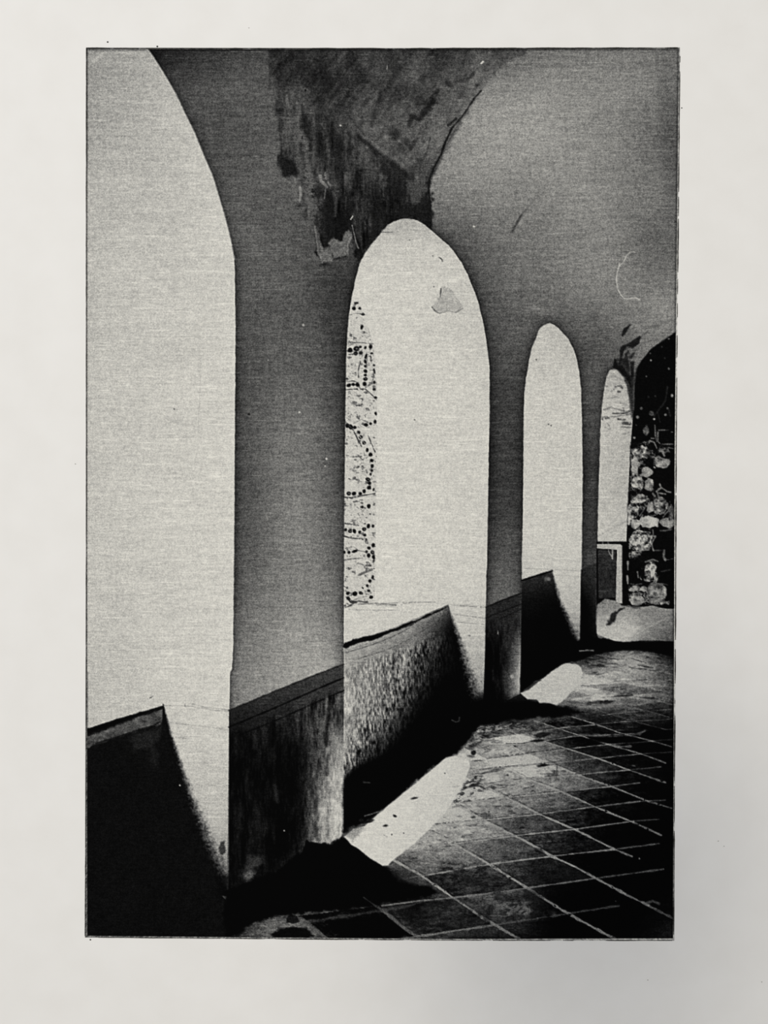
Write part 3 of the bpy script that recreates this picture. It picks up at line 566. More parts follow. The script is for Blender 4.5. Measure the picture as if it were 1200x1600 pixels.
# ---- 9. floor
P_FLOOR = part('paved_floor', 'printed floor of square tiles with pale joints, receding to the right')
P_FAR = part('far_floor', 'printed pale far floor below the stone wall')
P_SHADE = part('cast_shadow', 'printed solid black shade along the foot of the piers')
floor = [(357, 1418), (480, 1340), (533, 1308), (537, 1298), (600, 1240), (700, 1160), (757, 1112), (813, 1084), (880, 1038), (906, 1014), (935, 998), (1066, 998), (1066, 1475), (354, 1475)]
fl = field([(730, 1200, 120), (760, 1175, 140), (790, 1150, 132), (840, 1160, 116), (760, 1215, 148), (800, 1215, 140), (850, 1215, 126), (700, 1290, 132), (740, 1270, 128), (790, 1260, 118), (850, 1260, 92), (900, 1240, 88), (860, 1190, 120), (900, 1200, 84), (940, 1210, 56), (980, 1220, 34), (1030, 1240, 12), (930, 1270, 34), (980, 1270, 16), (1020, 1300, 6),
  (760, 1320, 100), (700, 1330, 110), (660, 1350, 94), (820, 1300, 88), (840, 1330, 62), (880, 1300, 62), (900, 1330, 34), (950, 1310, 18), (770, 1370, 74), (720, 1375, 70), (690, 1380, 52), (840, 1360, 30), (880, 1370, 16), (950, 1370, 6), (1000, 1350, 5), (640, 1400, 16), (800, 1410, 62), (740, 1420, 50), (850, 1420, 12), (900, 1420, 6), (1000, 1430, 6), (1045, 1455, 18), (850, 1455, 10), (750, 1460, 26), (690, 1435, 44), (650, 1445, 30), (620, 1455, 60),
  (420, 1450, 66), (480, 1440, 60), (560, 1430, 46), (380, 1460, 40), (500, 1460, 66), (600, 1430, 44),
  (800, 1130, 70), (860, 1128, 56), (840, 1145, 104), (900, 1140, 50), (940, 1150, 24), (900, 1160, 34), (980, 1150, 12), (960, 1180, 24), (1020, 1180, 12), (1040, 1210, 8), (930, 1190, 46), (1040, 1145, 5), (980, 1135, 34), (920, 1120, 30), (1000, 1120, 36), (1040, 1110, 34), (960, 1105, 56),
  (920, 1045, 96), (960, 1040, 112), (900, 1080, 118), (950, 1070, 122), (1000, 1060, 106), (1040, 1050, 60), (1050, 1075, 60), (1000, 1085, 96), (940, 1090, 112), (900, 1095, 90), (1040, 1090, 62), (970, 1025, 84), (1020, 1030, 64), (930, 1030, 44), (1050, 1030, 20)])
P_D = None
ALINES = [[(440, 1418), (465, 1433), (510, 1465)], [(568, 1402), (597, 1422), (627, 1447), (657, 1468)], [(613, 1343), (657, 1367), (707, 1402), (753, 1433), (812, 1468)], [(673, 1300), (700, 1313), (767, 1352), (823, 1387), (880, 1423), (907, 1438), (962, 1468)],
 [(717, 1260), (757, 1282), (817, 1312), (863, 1338), (900, 1355), (930, 1372), (977, 1397), (1013, 1415), (1050, 1434)], [(763, 1232), (803, 1252), (843, 1272), (900, 1297), (960, 1327), (987, 1338)], [(805, 1208), (823, 1217), (880, 1238), (933, 1262), (990, 1285), (1033, 1305)],
 [(850, 1188), (870, 1197), (907, 1212), (953, 1228), (1013, 1252), (1050, 1263)], [(818, 1147), (850, 1158), (887, 1170), (937, 1186), (983, 1203), (1040, 1223)], [(833, 1125), (860, 1134), (893, 1145), (953, 1164), (1002, 1178), (1040, 1192)], [(893, 1120), (933, 1132), (968, 1145), (1020, 1158), (1050, 1167)],
 [(927, 1108), (977, 1123), (1002, 1130), (1037, 1139), (1053, 1143)], [(990, 1105), (1027, 1115), (1050, 1122)], [(1000, 1090), (1030, 1096), (1050, 1101)], [(960, 1064), (990, 1071), (1020, 1077), (1047, 1083)], [(945, 1042), (983, 1052), (1020, 1059), (1052, 1069)], [(985, 1039), (1023, 1048), (1052, 1054)], [(935, 1015), (965, 1023), (1002, 1033), (1052, 1043)]]
BLINES = [[(560, 1478), (653, 1463), (773, 1445), (840, 1435), (903, 1425), (967, 1415)], [(597, 1415), (653, 1408), (713, 1402), (770, 1395), (827, 1387), (933, 1372), (1037, 1358)], [(640, 1371), (670, 1367), (767, 1350), (860, 1338), (960, 1327), (1030, 1318)], [(690, 1321), (720, 1317), (810, 1305), (903, 1295), (990, 1283), (1030, 1280)],
 [(680, 1289), (700, 1287), (767, 1280), (843, 1272), (933, 1260), (1000, 1252), (1040, 1250)], [(720, 1255), (733, 1253), (800, 1245), (877, 1237), (953, 1229), (1000, 1223)], [(735, 1229), (750, 1227), (823, 1217), (907, 1210), (983, 1203), (1033, 1198)], [(750, 1204), (780, 1200), (870, 1192), (933, 1185), (1000, 1178), (1050, 1175)],
 [(760, 1186), (787, 1183), (887, 1170), (953, 1163), (1017, 1158), (1053, 1155)], [(790, 1163), (817, 1163), (850, 1158), (893, 1151), (953, 1148), (995, 1146), (1012, 1142), (1053, 1139)], [(850, 1141), (877, 1137), (933, 1132), (977, 1127), (1020, 1126), (1050, 1123)], [(940, 1118), (977, 1113), (1050, 1108)], [(980, 1105), (997, 1102), (1050, 1094)], [(960, 1087), (1000, 1085), (1050, 1081)], [(960, 1068), (1050, 1062)]]
def ext(ln, x):
    p = np.array(ln, float)
    s0 = (p[1, 1] - p[0, 1]) / (p[1, 0] - p[0, 0]); s1 = (p[-1, 1] - p[-2, 1]) / (p[-1, 0] - p[-2, 0])
    xs = np.r_[p[0, 0] - 900, p[:, 0], p[-1, 0] + 900]; ys = np.r_[p[0, 1] - s0 * 900, p[:, 1], p[-1, 1] + s1 * 900]
    return np.interp(x, xs, ys)
ia = np.zeros((HH, W), np.int32); ib = np.zeros((HH, W), np.int32)
for ln in ALINES: ia += YY < ext(ln, XX).astype(np.float32)
for ln in BLINES: ib += YY < ext(ln, XX).astype(np.float32)
key = ia * 40 + ib
rng = np.random.RandomState(5)
tt = rng.rand(2000).astype(np.float32) * 2 - 1
tilev = tt[key]
fl2 = fl * (1 + tilev * .24)
# single tiles darker or lighter than their neighbours: a point inside the tile, factor
for x, y, k in ((575, 1450, .1), (910, 1310, .75), (900, 1335, .7), (925, 1242, .9), (895, 1160, .45), (940, 1152, .3), (965, 1153, .3), (1030, 1146, .1), (935, 1175, .6), (870, 1150, .9), (830, 1300, 1.12), (800, 1410, 1.15), (735, 1425, .85), (830, 1370, .7), (760, 1375, 1.0), (850, 1280, .85), (975, 1135, .7), (915, 1128, .35), (905, 1140, .8)):
    i, j = int(y - OY), int(x - OX); fl2[key == key[i, j]] = (fl * k)[key == key[i, j]]
# tiles whose own grey is plain to read: a point inside the tile, tone
for x, y, k in ((894, 1160, 18), (920, 1177, 34), (968, 1173, 14), (848, 1166, 88), (862, 1178, 88), (891, 1200, 66), (968, 1194, 14), (928, 1229, 52), (891, 1223, 88), (971, 1214, 18), (937, 1246, 17), (868, 1253, 72), (834, 1229, 108), (905, 1275, 27), (834, 1286, 56), (885, 1312, 33), (965, 1272, 11),
                (799, 1329, 64), (851, 1358, 30), (742, 1378, 40), (699, 1335, 88), (771, 1300, 104), (914, 1346, 7), (951, 1306, 8), (816, 1260, 100), (790, 1345, 60), (1010, 1195, 10), (1000, 1238, 8), (785, 1240, 108), (760, 1262, 104), (805, 1138, 66), (812, 1146, 74), (790, 1146, 80)):
    i, j = int(y - OY), int(x - OX); msk = key == key[i, j]; mean = fl[i, j]
    fl2[msk] = (k + (fl[msk] - mean) * .55)
fstreak = vnoise(20, 4.5, 101, ang=-.08, octaves=4); fmot = vnoise(11, 6, 102, octaves=4)
k1 = ((fl - 4) / 60).clip(0, 1)
ffine = vnoise(3.4, 2.0, 103, octaves=2); fcr = vnoise(13, 3.4, 104, ang=-.12, octaves=4)
fl2 = fl2 * (1.16 + .34 * smooth(fl, 40, 110)) + fstreak * 20 * k1 + fmot * 20 * k1 + ffine * 16 * k1 - smooth(fcr, .35, .9) * 62 * k1 * smooth(fl, 60, 120)  # floor ink scaled lighter, partly to offset the telephone's shade on the print
fl2 = np.clip(fl2, 4, 200)
fill(floor, fl2, 1.0, 1, .4, reg=P_FLOOR)
# tile parts
vis = (REG == P_FLOOR) & (YY < 1468)
ids = {}
for kk in np.unique(key[vis]):
    msk = vis & (key == kk)
    if msk.sum() < 90: continue
    if fl2[msk].mean() < 4.5: continue
    p = part('tile', None, P_FLOOR); REG[msk] = p; ids[int(kk)] = p
# joints
for n_, ln in enumerate(ALINES[:11]):
    for q in range(len(ln) - 1):
        mx_, my_ = (ln[q][0] + ln[q + 1][0]) / 2, (ln[q][1] + ln[q + 1][1]) / 2
        near = (my_ - 1100) / 370
        dim = 1 - .55 * max(0, min(1, (mx_ - 960) / 100)) if n_ > 3 else 1
        tone = 172 if mx_ < 900 and 1190 < my_ < 1400 else (150 if my_ < 1330 else 132)
        if mx_ < 660 and my_ > 1395: tone = 88
        if mx_ < 940 and my_ > 1190: line([(ln[q][0] + 2.5, ln[q][1] - 1.6 - near), (ln[q + 1][0] + 2.5, ln[q + 1][1] - 1.6 - near)], .7, 40, .5, 1.0, .8, brk=.3)
        line(ln[q:q + 2], .6 + near * 1.5, tone, .95 * dim, .8, .5 + near * .6, reg=P_FLOOR, brk=-.1)
for n_, ln in enumerate(ALINES[11:]): line(ln, .6, 120, .6, .9, .5, brk=.12)
for n_, ln in enumerate(BLINES):
    for q in range(len(ln) - 1):
        mx_, my_ = (ln[q][0] + ln[q + 1][0]) / 2, (ln[q][1] + ln[q + 1][1]) / 2
        near = max(0, (my_ - 1120) / 370)
        dim = (1 - .65 * max(0, min(1, (mx_ - 940) / 90))) * (.5 if n_ == 0 and mx_ > 800 else 1)
        line(ln[q:q + 2], .5 + near * 1.0, (168 if mx_ < 870 and my_ > 1215 else 146) if my_ < 1360 else 128, .9 * dim, .8, .4 + near * .5, reg=P_FLOOR if n_ < 11 else None, brk=.0)
        if my_ < 1330 and mx_ < 900: line([(ln[q][0], ln[q][1] - 1.5), (ln[q + 1][0], ln[q + 1][1] - 1.5)], .6, 36, .6, .7, .6, brk=.25)
# black tile islands and bright joints lower left
fill([(512, 1441), (530, 1437), (560, 1434), (590, 1432), (612, 1438), (626, 1449), (630, 1458), (618, 1466), (540, 1466), (520, 1456)], 5, 2.5, 1, 3)
fill([(424, 1460), (435, 1450), (455, 1447), (478, 1450), (490, 1462), (480, 1466), (430, 1466)], 8, 2.5, .95, 2)
fill([(447, 1434), (455, 1428), (464, 1432), (468, 1440), (458, 1444), (448, 1442)], 14, 2, .85, 2)
line([(383, 1466), (400, 1456), (420, 1446), (440, 1442)], 2, 84, .4, 4, 2); line([(470, 1434), (490, 1448), (508, 1465)], 2.0, 92, .7, 1.5, 1); line([(600, 1423), (625, 1445), (655, 1466)], 2.4, 92, .7, 1.5, 1.4); line([(470, 1443), (520, 1434), (590, 1424), (640, 1415), (660, 1408)], 2.2, 82, .6, 2.2, 2)
# mottling in the near tiles
for x, y, r, ry, an, t, a in ((800, 1418, 26, 9, .1, 112, .6), (815, 1425, 14, 5, -.2, 130, .5), (785, 1400, 12, 5, .2, 26, .6), (765, 1425, 5, 14, .3, 26, .6), (835, 1400, 16, 7, .3, 34, .5), (850, 1432, 14, 3, -.3, 74, .5), (745, 1365, 26, 7, 0, 92, .4), (740, 1378, 18, 6, .1, 36, .6), (718, 1367, 12, 4, .2, 28, .5), (660, 1378, 14, 3, 0, 60, .5), (680, 1393, 12, 2.5, .3, 80, .6), (690, 1425, 22, 8, .2, 66, .5), (640, 1430, 10, 4, .3, 20, .7), (665, 1445, 10, 5, .3, 24, .6), (700, 1448, 12, 4, .1, 22, .6), (638, 1380, 10, 4, .3, 50, .4)):
    blob(x, y, r, t, ry, an, 3, a, 4.5)
# pock marks and dark chips on the bright part
for x, y, r, ry, an, t, a in ((848, 1148, 16, 4.2, -.1, 24, .9), (884, 1147, 4, 3.2, 0, 40, .8), (838, 1157.5, 8, 1.6, -.1, 18, .9), (760, 1150, 8, 3, .2, 24, .8), (773, 1150, 5, 1.6, 0, 40, .7), (740, 1176, 3, 3.2, .3, 20, .9), (736, 1182, 5, 1.4, .2, 40, .7), (804, 1166, 2.6, 1.4, 0, 30, .8), (851, 1195.5, 10, 2.0, -.08, 22, .95), (866, 1206, 4, 3, .5, 50, .6), (861, 1209, 12, 1.2, 0, 50, .6), (870, 1204, 1.3, 6, .0, 40, .6),
     (736, 1228, 12, 2.4, -.4, 34, .85), (751, 1229, 8, 2.0, .35, 46, .8), (748, 1222, 6, 1.3, .6, 50, .7), (772, 1231, 4, 2.4, .2, 60, .8), (758, 1274, 8, 3.5, 0, 60, .7), (740, 1277, 3, 2, 0, 40, .7), (795, 1260, 8, 1.2, .1, 40, .7), (777, 1260, 4, 1, 0, 40, .7), (770, 1205, 14, 1.8, -.2, 60, .7), (756, 1208, 6, 1.8, -.2, 50, .7), (790, 1132, 12, 2.0, .0, 60, .6), (820, 1130, 22, 2.6, .05, 36, .7), (770, 1140, 14, 2, .1, 50, .6), (745, 1160, 8, 1.6, -.2, 50, .6), (735, 1167, 6, 1.8, -.2, 40, .7), (793, 1211, 1.6, 1.2, 0, 40, .9), (753, 1213, 3, 1.2, 0, 60, .6),
     (696, 1357, 8, 2, .1, 46, .7), (706, 1359, 6, 1.2, .2, 30, .7), (700, 1350, 3, 4, .3, 60, .5), (842, 1330, 8, 4, .5, 20, .6), (935, 1098, 24, 2.6, -.03, 36, .7), (950, 1096, 12, 1.4, -.05, 20, .7), (970, 1087.5, 16, .8, -.06, 22, .8), (1008, 1090, 14, .9, .1, 22, .8), (990, 1100, 30, .8, -.08, 26, .8), (985, 1095, 16, 3.5, 0, 72, .5), (897, 1097, 10, 2, .05, 50, .6), (925, 1040, 12, 3, .1, 60, .5), (968, 1040, 4, 1, .3, 50, .6)):
    blob(x, y, r, t, ry, an, 1.4, a, 1.3)
chips = smooth(vnoise(7, 3.0, 105, ang=-.3, octaves=3), -.1, .5)
for pl_ in ([(728, 1214), (745, 1206), (760, 1212), (752, 1222), (762, 1232), (745, 1240), (736, 1250), (722, 1256), (708, 1262), (706, 1250), (716, 1238), (724, 1226)], [(745, 1136), (790, 1126), (850, 1124), (880, 1132), (850, 1142), (800, 1140), (770, 1150), (740, 1168), (728, 1172), (730, 1160)],
            [(690, 1346), (760, 1352), (800, 1372), (780, 1392), (720, 1382), (690, 1366)], [(775, 1408), (830, 1400), (870, 1425), (850, 1440), (790, 1436)], [(665, 1408), (715, 1404), (760, 1432), (740, 1444), (690, 1440)]):
    sl, d = sdf(pl_, 10); m = (1 - smooth(d, -5, 5)) * chips[sl] * .72
    T[sl] = T[sl] * (1 - m) + 30 * m
line([(905, 1105), (930, 1104), (965, 1101), (1000, 1100), (1020, 1096)], 1.6, 140, .7, 1.4, 1); line([(885, 1098), (905, 1103), (918, 1105)], 1.2, 130, .7, 1.2, .6)
line([(800, 1165), (812, 1173), (820, 1177)], .7, 200, .7, .8, .4); line([(790, 1138), (800, 1130), (792, 1136), (800, 1141)], .6, 160, .7, .8, .3)
for q in range(60):      # short pale strokes, trampled straw by the shade
    x = 745 + rng.rand() * 110; y = 1127 + rng.rand() * 14 + (850 - x) * .08; a = rng.uniform(-.5, .4); L = rng.uniform(5, 14)
    line([(x, y), (x + L * math.cos(a), y + L * math.sin(a))], .5, 120 if q % 2 else 24, .65, .8, .3)
for q in range(40):      # streaky far floor
    x = 905 + rng.rand() * 130; y = 1022 + rng.rand() * 26; L = rng.uniform(6, 26); a = rng.uniform(.02, .3)
    line([(x, y), (min(x + L * math.cos(a), 1050), y + L * math.sin(a))], .8, 130 if q % 2 else 16, .5, 1.0, .7)
for q in range(34):
    x = 880 + rng.rand() * 140; y = 1108 + rng.rand() * 40; L = rng.uniform(6, 22); a = rng.uniform(-.1, .3)
    line([(x, y), (min(x + L * math.cos(a), 1050), y + L * math.sin(a))], .8, 96 if q % 2 else 10, .5, 1.0, .8)
line([(960, 1165), (970, 1167), (985, 1166)], 1.4, 120, .8, 1.2, .8); line([(905, 1148), (940, 1150), (975, 1149), (1000, 1147), (1008, 1143)], 2.2, 104, .6, 1.5, 1.5); line([(988, 1196), (992, 1197)], .8, 130, .7, .8); blob(999, 1341.5, 1, 180, jit=.2); blob(962, 1408, .8, 120, jit=.2)
fill([(903, 1160), (910, 1157), (1000, 1160), (1010, 1163), (960, 1165), (925, 1163)], 8, 1.5, .0)
fill([(1004, 1146), (1010, 1142), (1025, 1139), (1051, 1141), (1051, 1153), (1016, 1156), (1000, 1150)], 4, 1.2, .95, 1)
fill([(905, 1157), (925, 1152), (975, 1152), (1002, 1155), (1012, 1158), (980, 1161), (952, 1161)], 7, 1.4, .9, 1)
fill([(1038, 1440), (1050, 1435), (1051, 1462), (1030, 1463)], 34 + rub * 16, 6, .6, 3)
line([(1030, 1412), (1020, 1408), (1010, 1411)], 1.4, 96, .7, 1.4, 1); blob(1004, 1410, 3, 118, 2.2); blob(970, 1393, 4, 128, 2.2, .6); line([(1015, 1417), (1035, 1427), (1048, 1433)], 1.0, 70, .7, 1.2, .8)
# cast shades (solid black)
SH1 = [(350, 1392), (430, 1362), (478, 1324), (520, 1318), (534, 1308), (540, 1310), (556, 1324), (580, 1342), (600, 1353), (614, 1362), (640, 1378), (672, 1386), (690, 1396), (660, 1402), (600, 1412), (567, 1420), (520, 1424), (467, 1428), (430, 1432), (400, 1440), (375, 1458), (350, 1470)]
fill(SH1, 5, 3.5, 1, 3, reg=P_SHADE)
fill([(605, 1352), (640, 1360), (664, 1376), (650, 1384), (622, 1376)], 54, 7, .6, 4)
line([(568, 1402), (582, 1412), (597, 1422)], 1.0, 56, .7, 1, .6)
SH2 = [(537, 1300), (537, 1210), (600, 1150), (700, 1060), (757, 1080), (813, 1083), (823, 1092), (843, 1097), (870, 1102), (893, 1105), (918, 1112), (905, 1118), (870, 1121), (833, 1123), (800, 1127), (778, 1130), (750, 1136), (740, 1146), (733, 1158), (722, 1170), (705, 1182), (697, 1185), (665, 1208), (633, 1237), (590, 1275), (565, 1288), (548, 1300)]
sl, d = sdf(SH2, 12)
m = (1 - smooth(d + N_EDGE[sl] * 3, -4, 4)) * smooth(YY[sl] - np.interp(XX[sl], [537, 560, 600, 640, 700, 757, 900], [1212, 1190, 1175, 1140, 1085, 1090, 1085]), -8, 14)
T[sl] = T[sl] * (1 - m) + 4 * m; REG[sl][(m > .5)] = P_SHADE
line([(706, 1125), (712, 1128), (717, 1127), (718, 1121)], .8, 60, .8, 1, .4); line([(568, 1222), (578, 1223)], 1.2, 70, .7, 1.2, .6)
SH3 = [(812, 1084), (813, 1060), (860, 1000), (905, 1000), (934, 996), (950, 998), (973, 1003), (1000, 1001), (1056, 1006), (1056, 1026), (1035, 1022), (993, 1016), (960, 1017), (927, 1024), (900, 1033), (880, 1036), (865, 1048), (847, 1059), (830, 1072)]
fill(SH3, 4, 2.0, 1, 1.6, reg=P_SHADE)
line([(906, 1017), (918, 1016), (927, 1016.5)], 1.0, 150, .85, .8, .6)
# sunlit patches
P_SUN1 = part('sunlight_patch', 'printed long pale patch of sunlight on the floor at the foot of the broad pier')
P_SUN2 = part('sunlight_patch', 'printed small pale patch of sunlight on the floor below the third arch')
sun = 220 + mot * 4  # patch tone raised in the ink to make up for the telephone's shade
fill([(537, 1307), (552, 1296), (570, 1290), (590, 1272), (612, 1254), (633, 1237), (660, 1215), (697, 1184), (710, 1181), (722, 1184), (733, 1188), (734.5, 1199), (728, 1215), (721, 1231), (708, 1252), (693, 1273), (672, 1294), (653, 1313), (634, 1329), (613, 1345), (606, 1352), (598, 1352.5), (580, 1342), (560, 1326), (548, 1319)], sun, 1.2, 1, .8, reg=P_SUN1)
fill([(536, 1306), (545, 1296), (566, 1288), (572, 1294), (560, 1303), (550, 1312)], 120, 3.5, .6, 3)
for x, y, r, ry, an in ((648, 1247, 6, 1.6, -.2), (617, 1275, 3.4, 2, .5), (603, 1290, 3.4, 1.5, -.2), (577, 1283, 8, 2.5, -.3), (612, 1209 + 95, 1, 1, 0), (631, 1302, 1, 1, 0), (695, 1208, 1, 1, 0), (565, 1282, 4, 3, 0)): blob(x, y, r, 24, ry, an, 1.0, .9, .8)
line([(570, 1275), (590, 1269), (598, 1266)], .8, 130, .7, 1, .6); line([(600, 1305), (605, 1307)], .8, 130, .6, 1); line([(707, 1229), (717, 1228)], .5, 120, .6, .8)
sun = sun - 14
fill([(813, 1083), (826, 1078), (836, 1070), (847, 1060), (865, 1047), (880, 1037), (890, 1036), (902, 1038), (908, 1043), (911, 1052), (908, 1062), (900, 1075), (887, 1088), (878, 1096), (870, 1102), (858, 1098), (843, 1098), (838, 1093), (824, 1092), (818, 1087)], sun, 1.2, 1, .8, reg=P_SUN2)
blob(840, 1064, 5, 60, 1.2, -.3); line([(820, 1079), (838, 1066)], 1.2, 100, .5, 2, 1)
# far floor beyond the thin pier
far = field([(940, 955, 148), (960, 950, 150), (1000, 960, 150), (1045, 955, 130), (940, 985, 196), (965, 990, 196), (990, 980, 190), (1000, 990, 150), (1040, 985, 118), (1045, 998, 96)]) + mot * 4 + fmot * 9
fill([(933, 945), (945, 936), (961, 938), (972, 946), (980, 948), (1000, 948), (1020, 946), (1040, 951), (1066, 952), (1066, 1003), (1030, 1001), (1000, 1001), (978, 1002.5), (960, 1001), (932, 990)], far, 1.1, 1, .8, reg=P_FAR)
fill([(948, 976), (1003, 978), (990, 990), (976, 1002), (955, 999), (933, 992), (938, 984)], 197, 2, .85, 1.5)
line([(977, 1001), (992, 992), (1010, 982), (1040, 966)], 1, 176, .5, 1.5)
fill([(946, 977), (952, 968), (956, 958), (962, 955), (964, 962), (960, 972), (952, 978)], 26, 1.6, .9, 1.6); line([(963, 958), (970, 952), (975, 950)], 1.8, 28, .9, 1.2, 1.2)
line([(972, 946), (985, 947), (1000, 950)], 1.4, 30, .6, 1.5, 1.5)

# ---- 10. the white hair and scratches
P_HAIR = part('hair_mark', 'thin curved white hair mark in the vault plaster, upper right')
line([(993, 394.5), (989, 393), (984, 394.5), (979, 399), (976.5, 405), (974, 410), (968, 415), (965, 424), (963.3, 433), (963.5, 443), (966, 453), (970, 461), (976, 467), (981, 467.5), (988, 466), (994, 465.5), (999, 468)], .75, 196, .85, .7, .5, reg=P_HAIR)
line([(968, 412), (966, 420)], 1.2, 190, .6, 1)
# scratchy border of the plate
inx = np.minimum(XX - left_edge(YY), right_edge(YY) - XX); iny = np.minimum(YY - top_edge(XX), bot_edge(XX) - YY)
e = 1 - smooth(np.minimum(inx, iny), 0, 5)
dk_e = np.where((XX > 700) | (YY < 84), .42, .22)
T *= 1 - e * dk_e * (T < 170)
dl = XX - left_edge(YY)
T = np.where((dl < 1.4) & (YY < 1140), T * .72, T)
def blur3(a):
    p = np.pad(a, 1, mode='edge'); a = (p[:-2] + 2 * p[1:-1] + p[2:]) / 4
    return (a[:, :-2] + 2 * a[:, 1:-1] + a[:, 2:]) / 4
T = T + DASH * 15 * (T > 40)
T = T + (T - blur3(blur3(T))) * 1.0          # crisp bite of the etched plate
T = np.clip(T, 3, 232)

# ------------------------------------------------------------------ build the print
root = bpy.data.objects.new('art_print', None); COL.objects.link(root)
root.location = (0, 0, SHEET_Z)
root['label'] = 'cream paper sheet bearing a black and white print of a sunlit arcade with arches'
root['category'] = 'art print'
ZP = PLATE_Z - SHEET_Z

# paper sheet: flat margin, sloping plate mark, sunken field, underside
PL = [(134.6, 74.8), (600, 75.6), (1062.2, 74.4), (1058.6, 440), (1056.4, 700), (1055.2, 1000), (1053.4, 1469.6), (700, 1469.0), (132.9, 1464.6), (134.6, 800)]
PI = [(135.2, 76.2), (600, 77.0), (1060.6, 75.8), (1057, 440), (1054.2, 700), (1053.2, 1000), (1051.6, 1466.2), (700, 1467.0), (136.5, 1462.1), (136.0, 800)]
SHX0, SHX1, SHY0, SHY1 = -70, 1290, -80, 1700
n = len(PL)
OUT = [(SHX0, SHY0), (600, SHY0), (SHX1, SHY0), (SHX1, 440), (SHX1, 700), (SHX1, 1000), (SHX1, SHY1), (700, SHY1), (SHX0, SHY1), (SHX0, 800)]
V = [(float(wx(x)), float(wy(y)), 0.0) for x, y in OUT] + [(float(wx(x)), float(wy(y)), 0.0) for x, y in PL] + [(float(wx(x)), float(wy(y)), ZP) for x, y in PI] + [(float(wx(x)), float(wy(y)), -0.0008) for x, y in OUT]
F = []
for i in range(n):
    j = (i + 1) % n
    F.append((i, i + n, j + n, j)); F.append((i, j, j + 3 * n, i + 3 * n))
F.append(tuple(range(3 * n, 4 * n)))
sheet = link_mesh('paper_sheet', V, F, M_PAPER, root, label='blank cream margin of the paper round the picture')

# sloping edge pressed by the plate, filmed with ink (one strip of short quads per side)
vb, ab = [], []
rgb_ = np.random.RandomState(8)
tone_i = [.30, .28, .50, .74, .76, .76, .66, .55, .40, .40]
for i in range(n):
    j = (i + 1) % n; k = max(2, int(math.hypot(PL[j][0] - PL[i][0], PL[j][1] - PL[i][1]) / 3))
    for q in range(k):
        t = q / k
        for P_, z_ in ((PL, 0.0), (PI, ZP)):
            vb.append((float(wx(P_[i][0] + (P_[j][0] - P_[i][0]) * t)), float(wy(P_[i][1] + (P_[j][1] - P_[i][1]) * t)), z_))
            ab.append(np.clip(tone_i[i] + (tone_i[j] - tone_i[i]) * t + rgb_.uniform(-.16, .16), .05, .8))
m_ = len(vb) // 2
link_mesh('plate_edge', vb, np.array([(2 * a, 2 * a + 1, (2 * a + 3) % len(vb), (2 * a + 2) % len(vb)) for a in range(m_)]), M_INK, root, np.array(ab), 'narrow ink-stained slope pressed into the paper round the picture')
# sunken paper behind the ink
link_mesh('pressed_paper', [(float(wx(x)), float(wy(y)), ZP) for x, y in PI], [tuple(range(n - 1, -1, -1))], M_PAPER, root)

# the inked picture, cut into one mesh for each depicted piece
ST = 1.25
nx = int((1062 - 134) / ST) + 1; ny = int((1469 - 74) / ST) + 1
gx = np.linspace(0, 1, nx)[None]; gy = np.linspace(0, 1, ny)[:, None]
PYt = 76.0 + (1464.6 - 76.0) * gy + 0 * gx
le, re = left_edge(PYt), right_edge(PYt)
PX = le + (re - le) * gx
te, be = top_edge(PX), bot_edge(PX)
PY = te + (be - te) * (gy + 0 * gx)
def sample(A, x, y):
    u = np.clip(x - OX - .5, 0, W - 1.001); v = np.clip(y - OY - .5, 0, HH - 1.001)
    iu = u.astype(int); iv = v.astype(int); fu = u - iu; fv = v - iv
    return (A[iv, iu] * (1 - fu) + A[iv, iu + 1] * fu) * (1 - fv) + (A[iv + 1, iu] * (1 - fu) + A[iv + 1, iu + 1] * fu) * fv
ink = sample(T, PX, PY).ravel() / 255.0
cxm = (PX[:-1, :-1] + PX[1:, 1:]) / 2; cym = (PY[:-1, :-1] + PY[1:, 1:]) / 2
creg = REG[np.clip((cym - OY).astype(int), 0, HH - 1), np.clip((cxm - OX).astype(int), 0, W - 1)].ravel()
idx = np.arange(nx * ny).reshape(ny, nx)
quads = np.stack([idx[:-1, :-1].ravel(), idx[1:, :-1].ravel(), idx[1:, 1:].ravel(), idx[:-1, 1:].ravel()], 1)
co = np.stack([wx(PX).ravel(), wy(PY).ravel(), np.full(nx * ny, ZP + 0.00003)], 1)
counts = np.bincount(creg, minlength=len(PARTS) + 1)
# pieces too small to stand alone go back to their parent
for i, (nm, lb, par) in PARTS.items():
    if par and counts[i] < 5: creg[creg == i] = par
made = {}
order = sorted(PARTS, key=lambda i: PARTS[i][2] != 0)
for i in order:
    nm, lb, par = PARTS[i]
    f = quads[creg == i]
    if len(f) == 0: continue
    u, inv = np.unique(f.ravel(), return_inverse=True)
    o = link_mesh(nm, co[u], inv.reshape(-1, 4), M_INK, made.get(par, root), ink[u], lb)
    made[i] = o

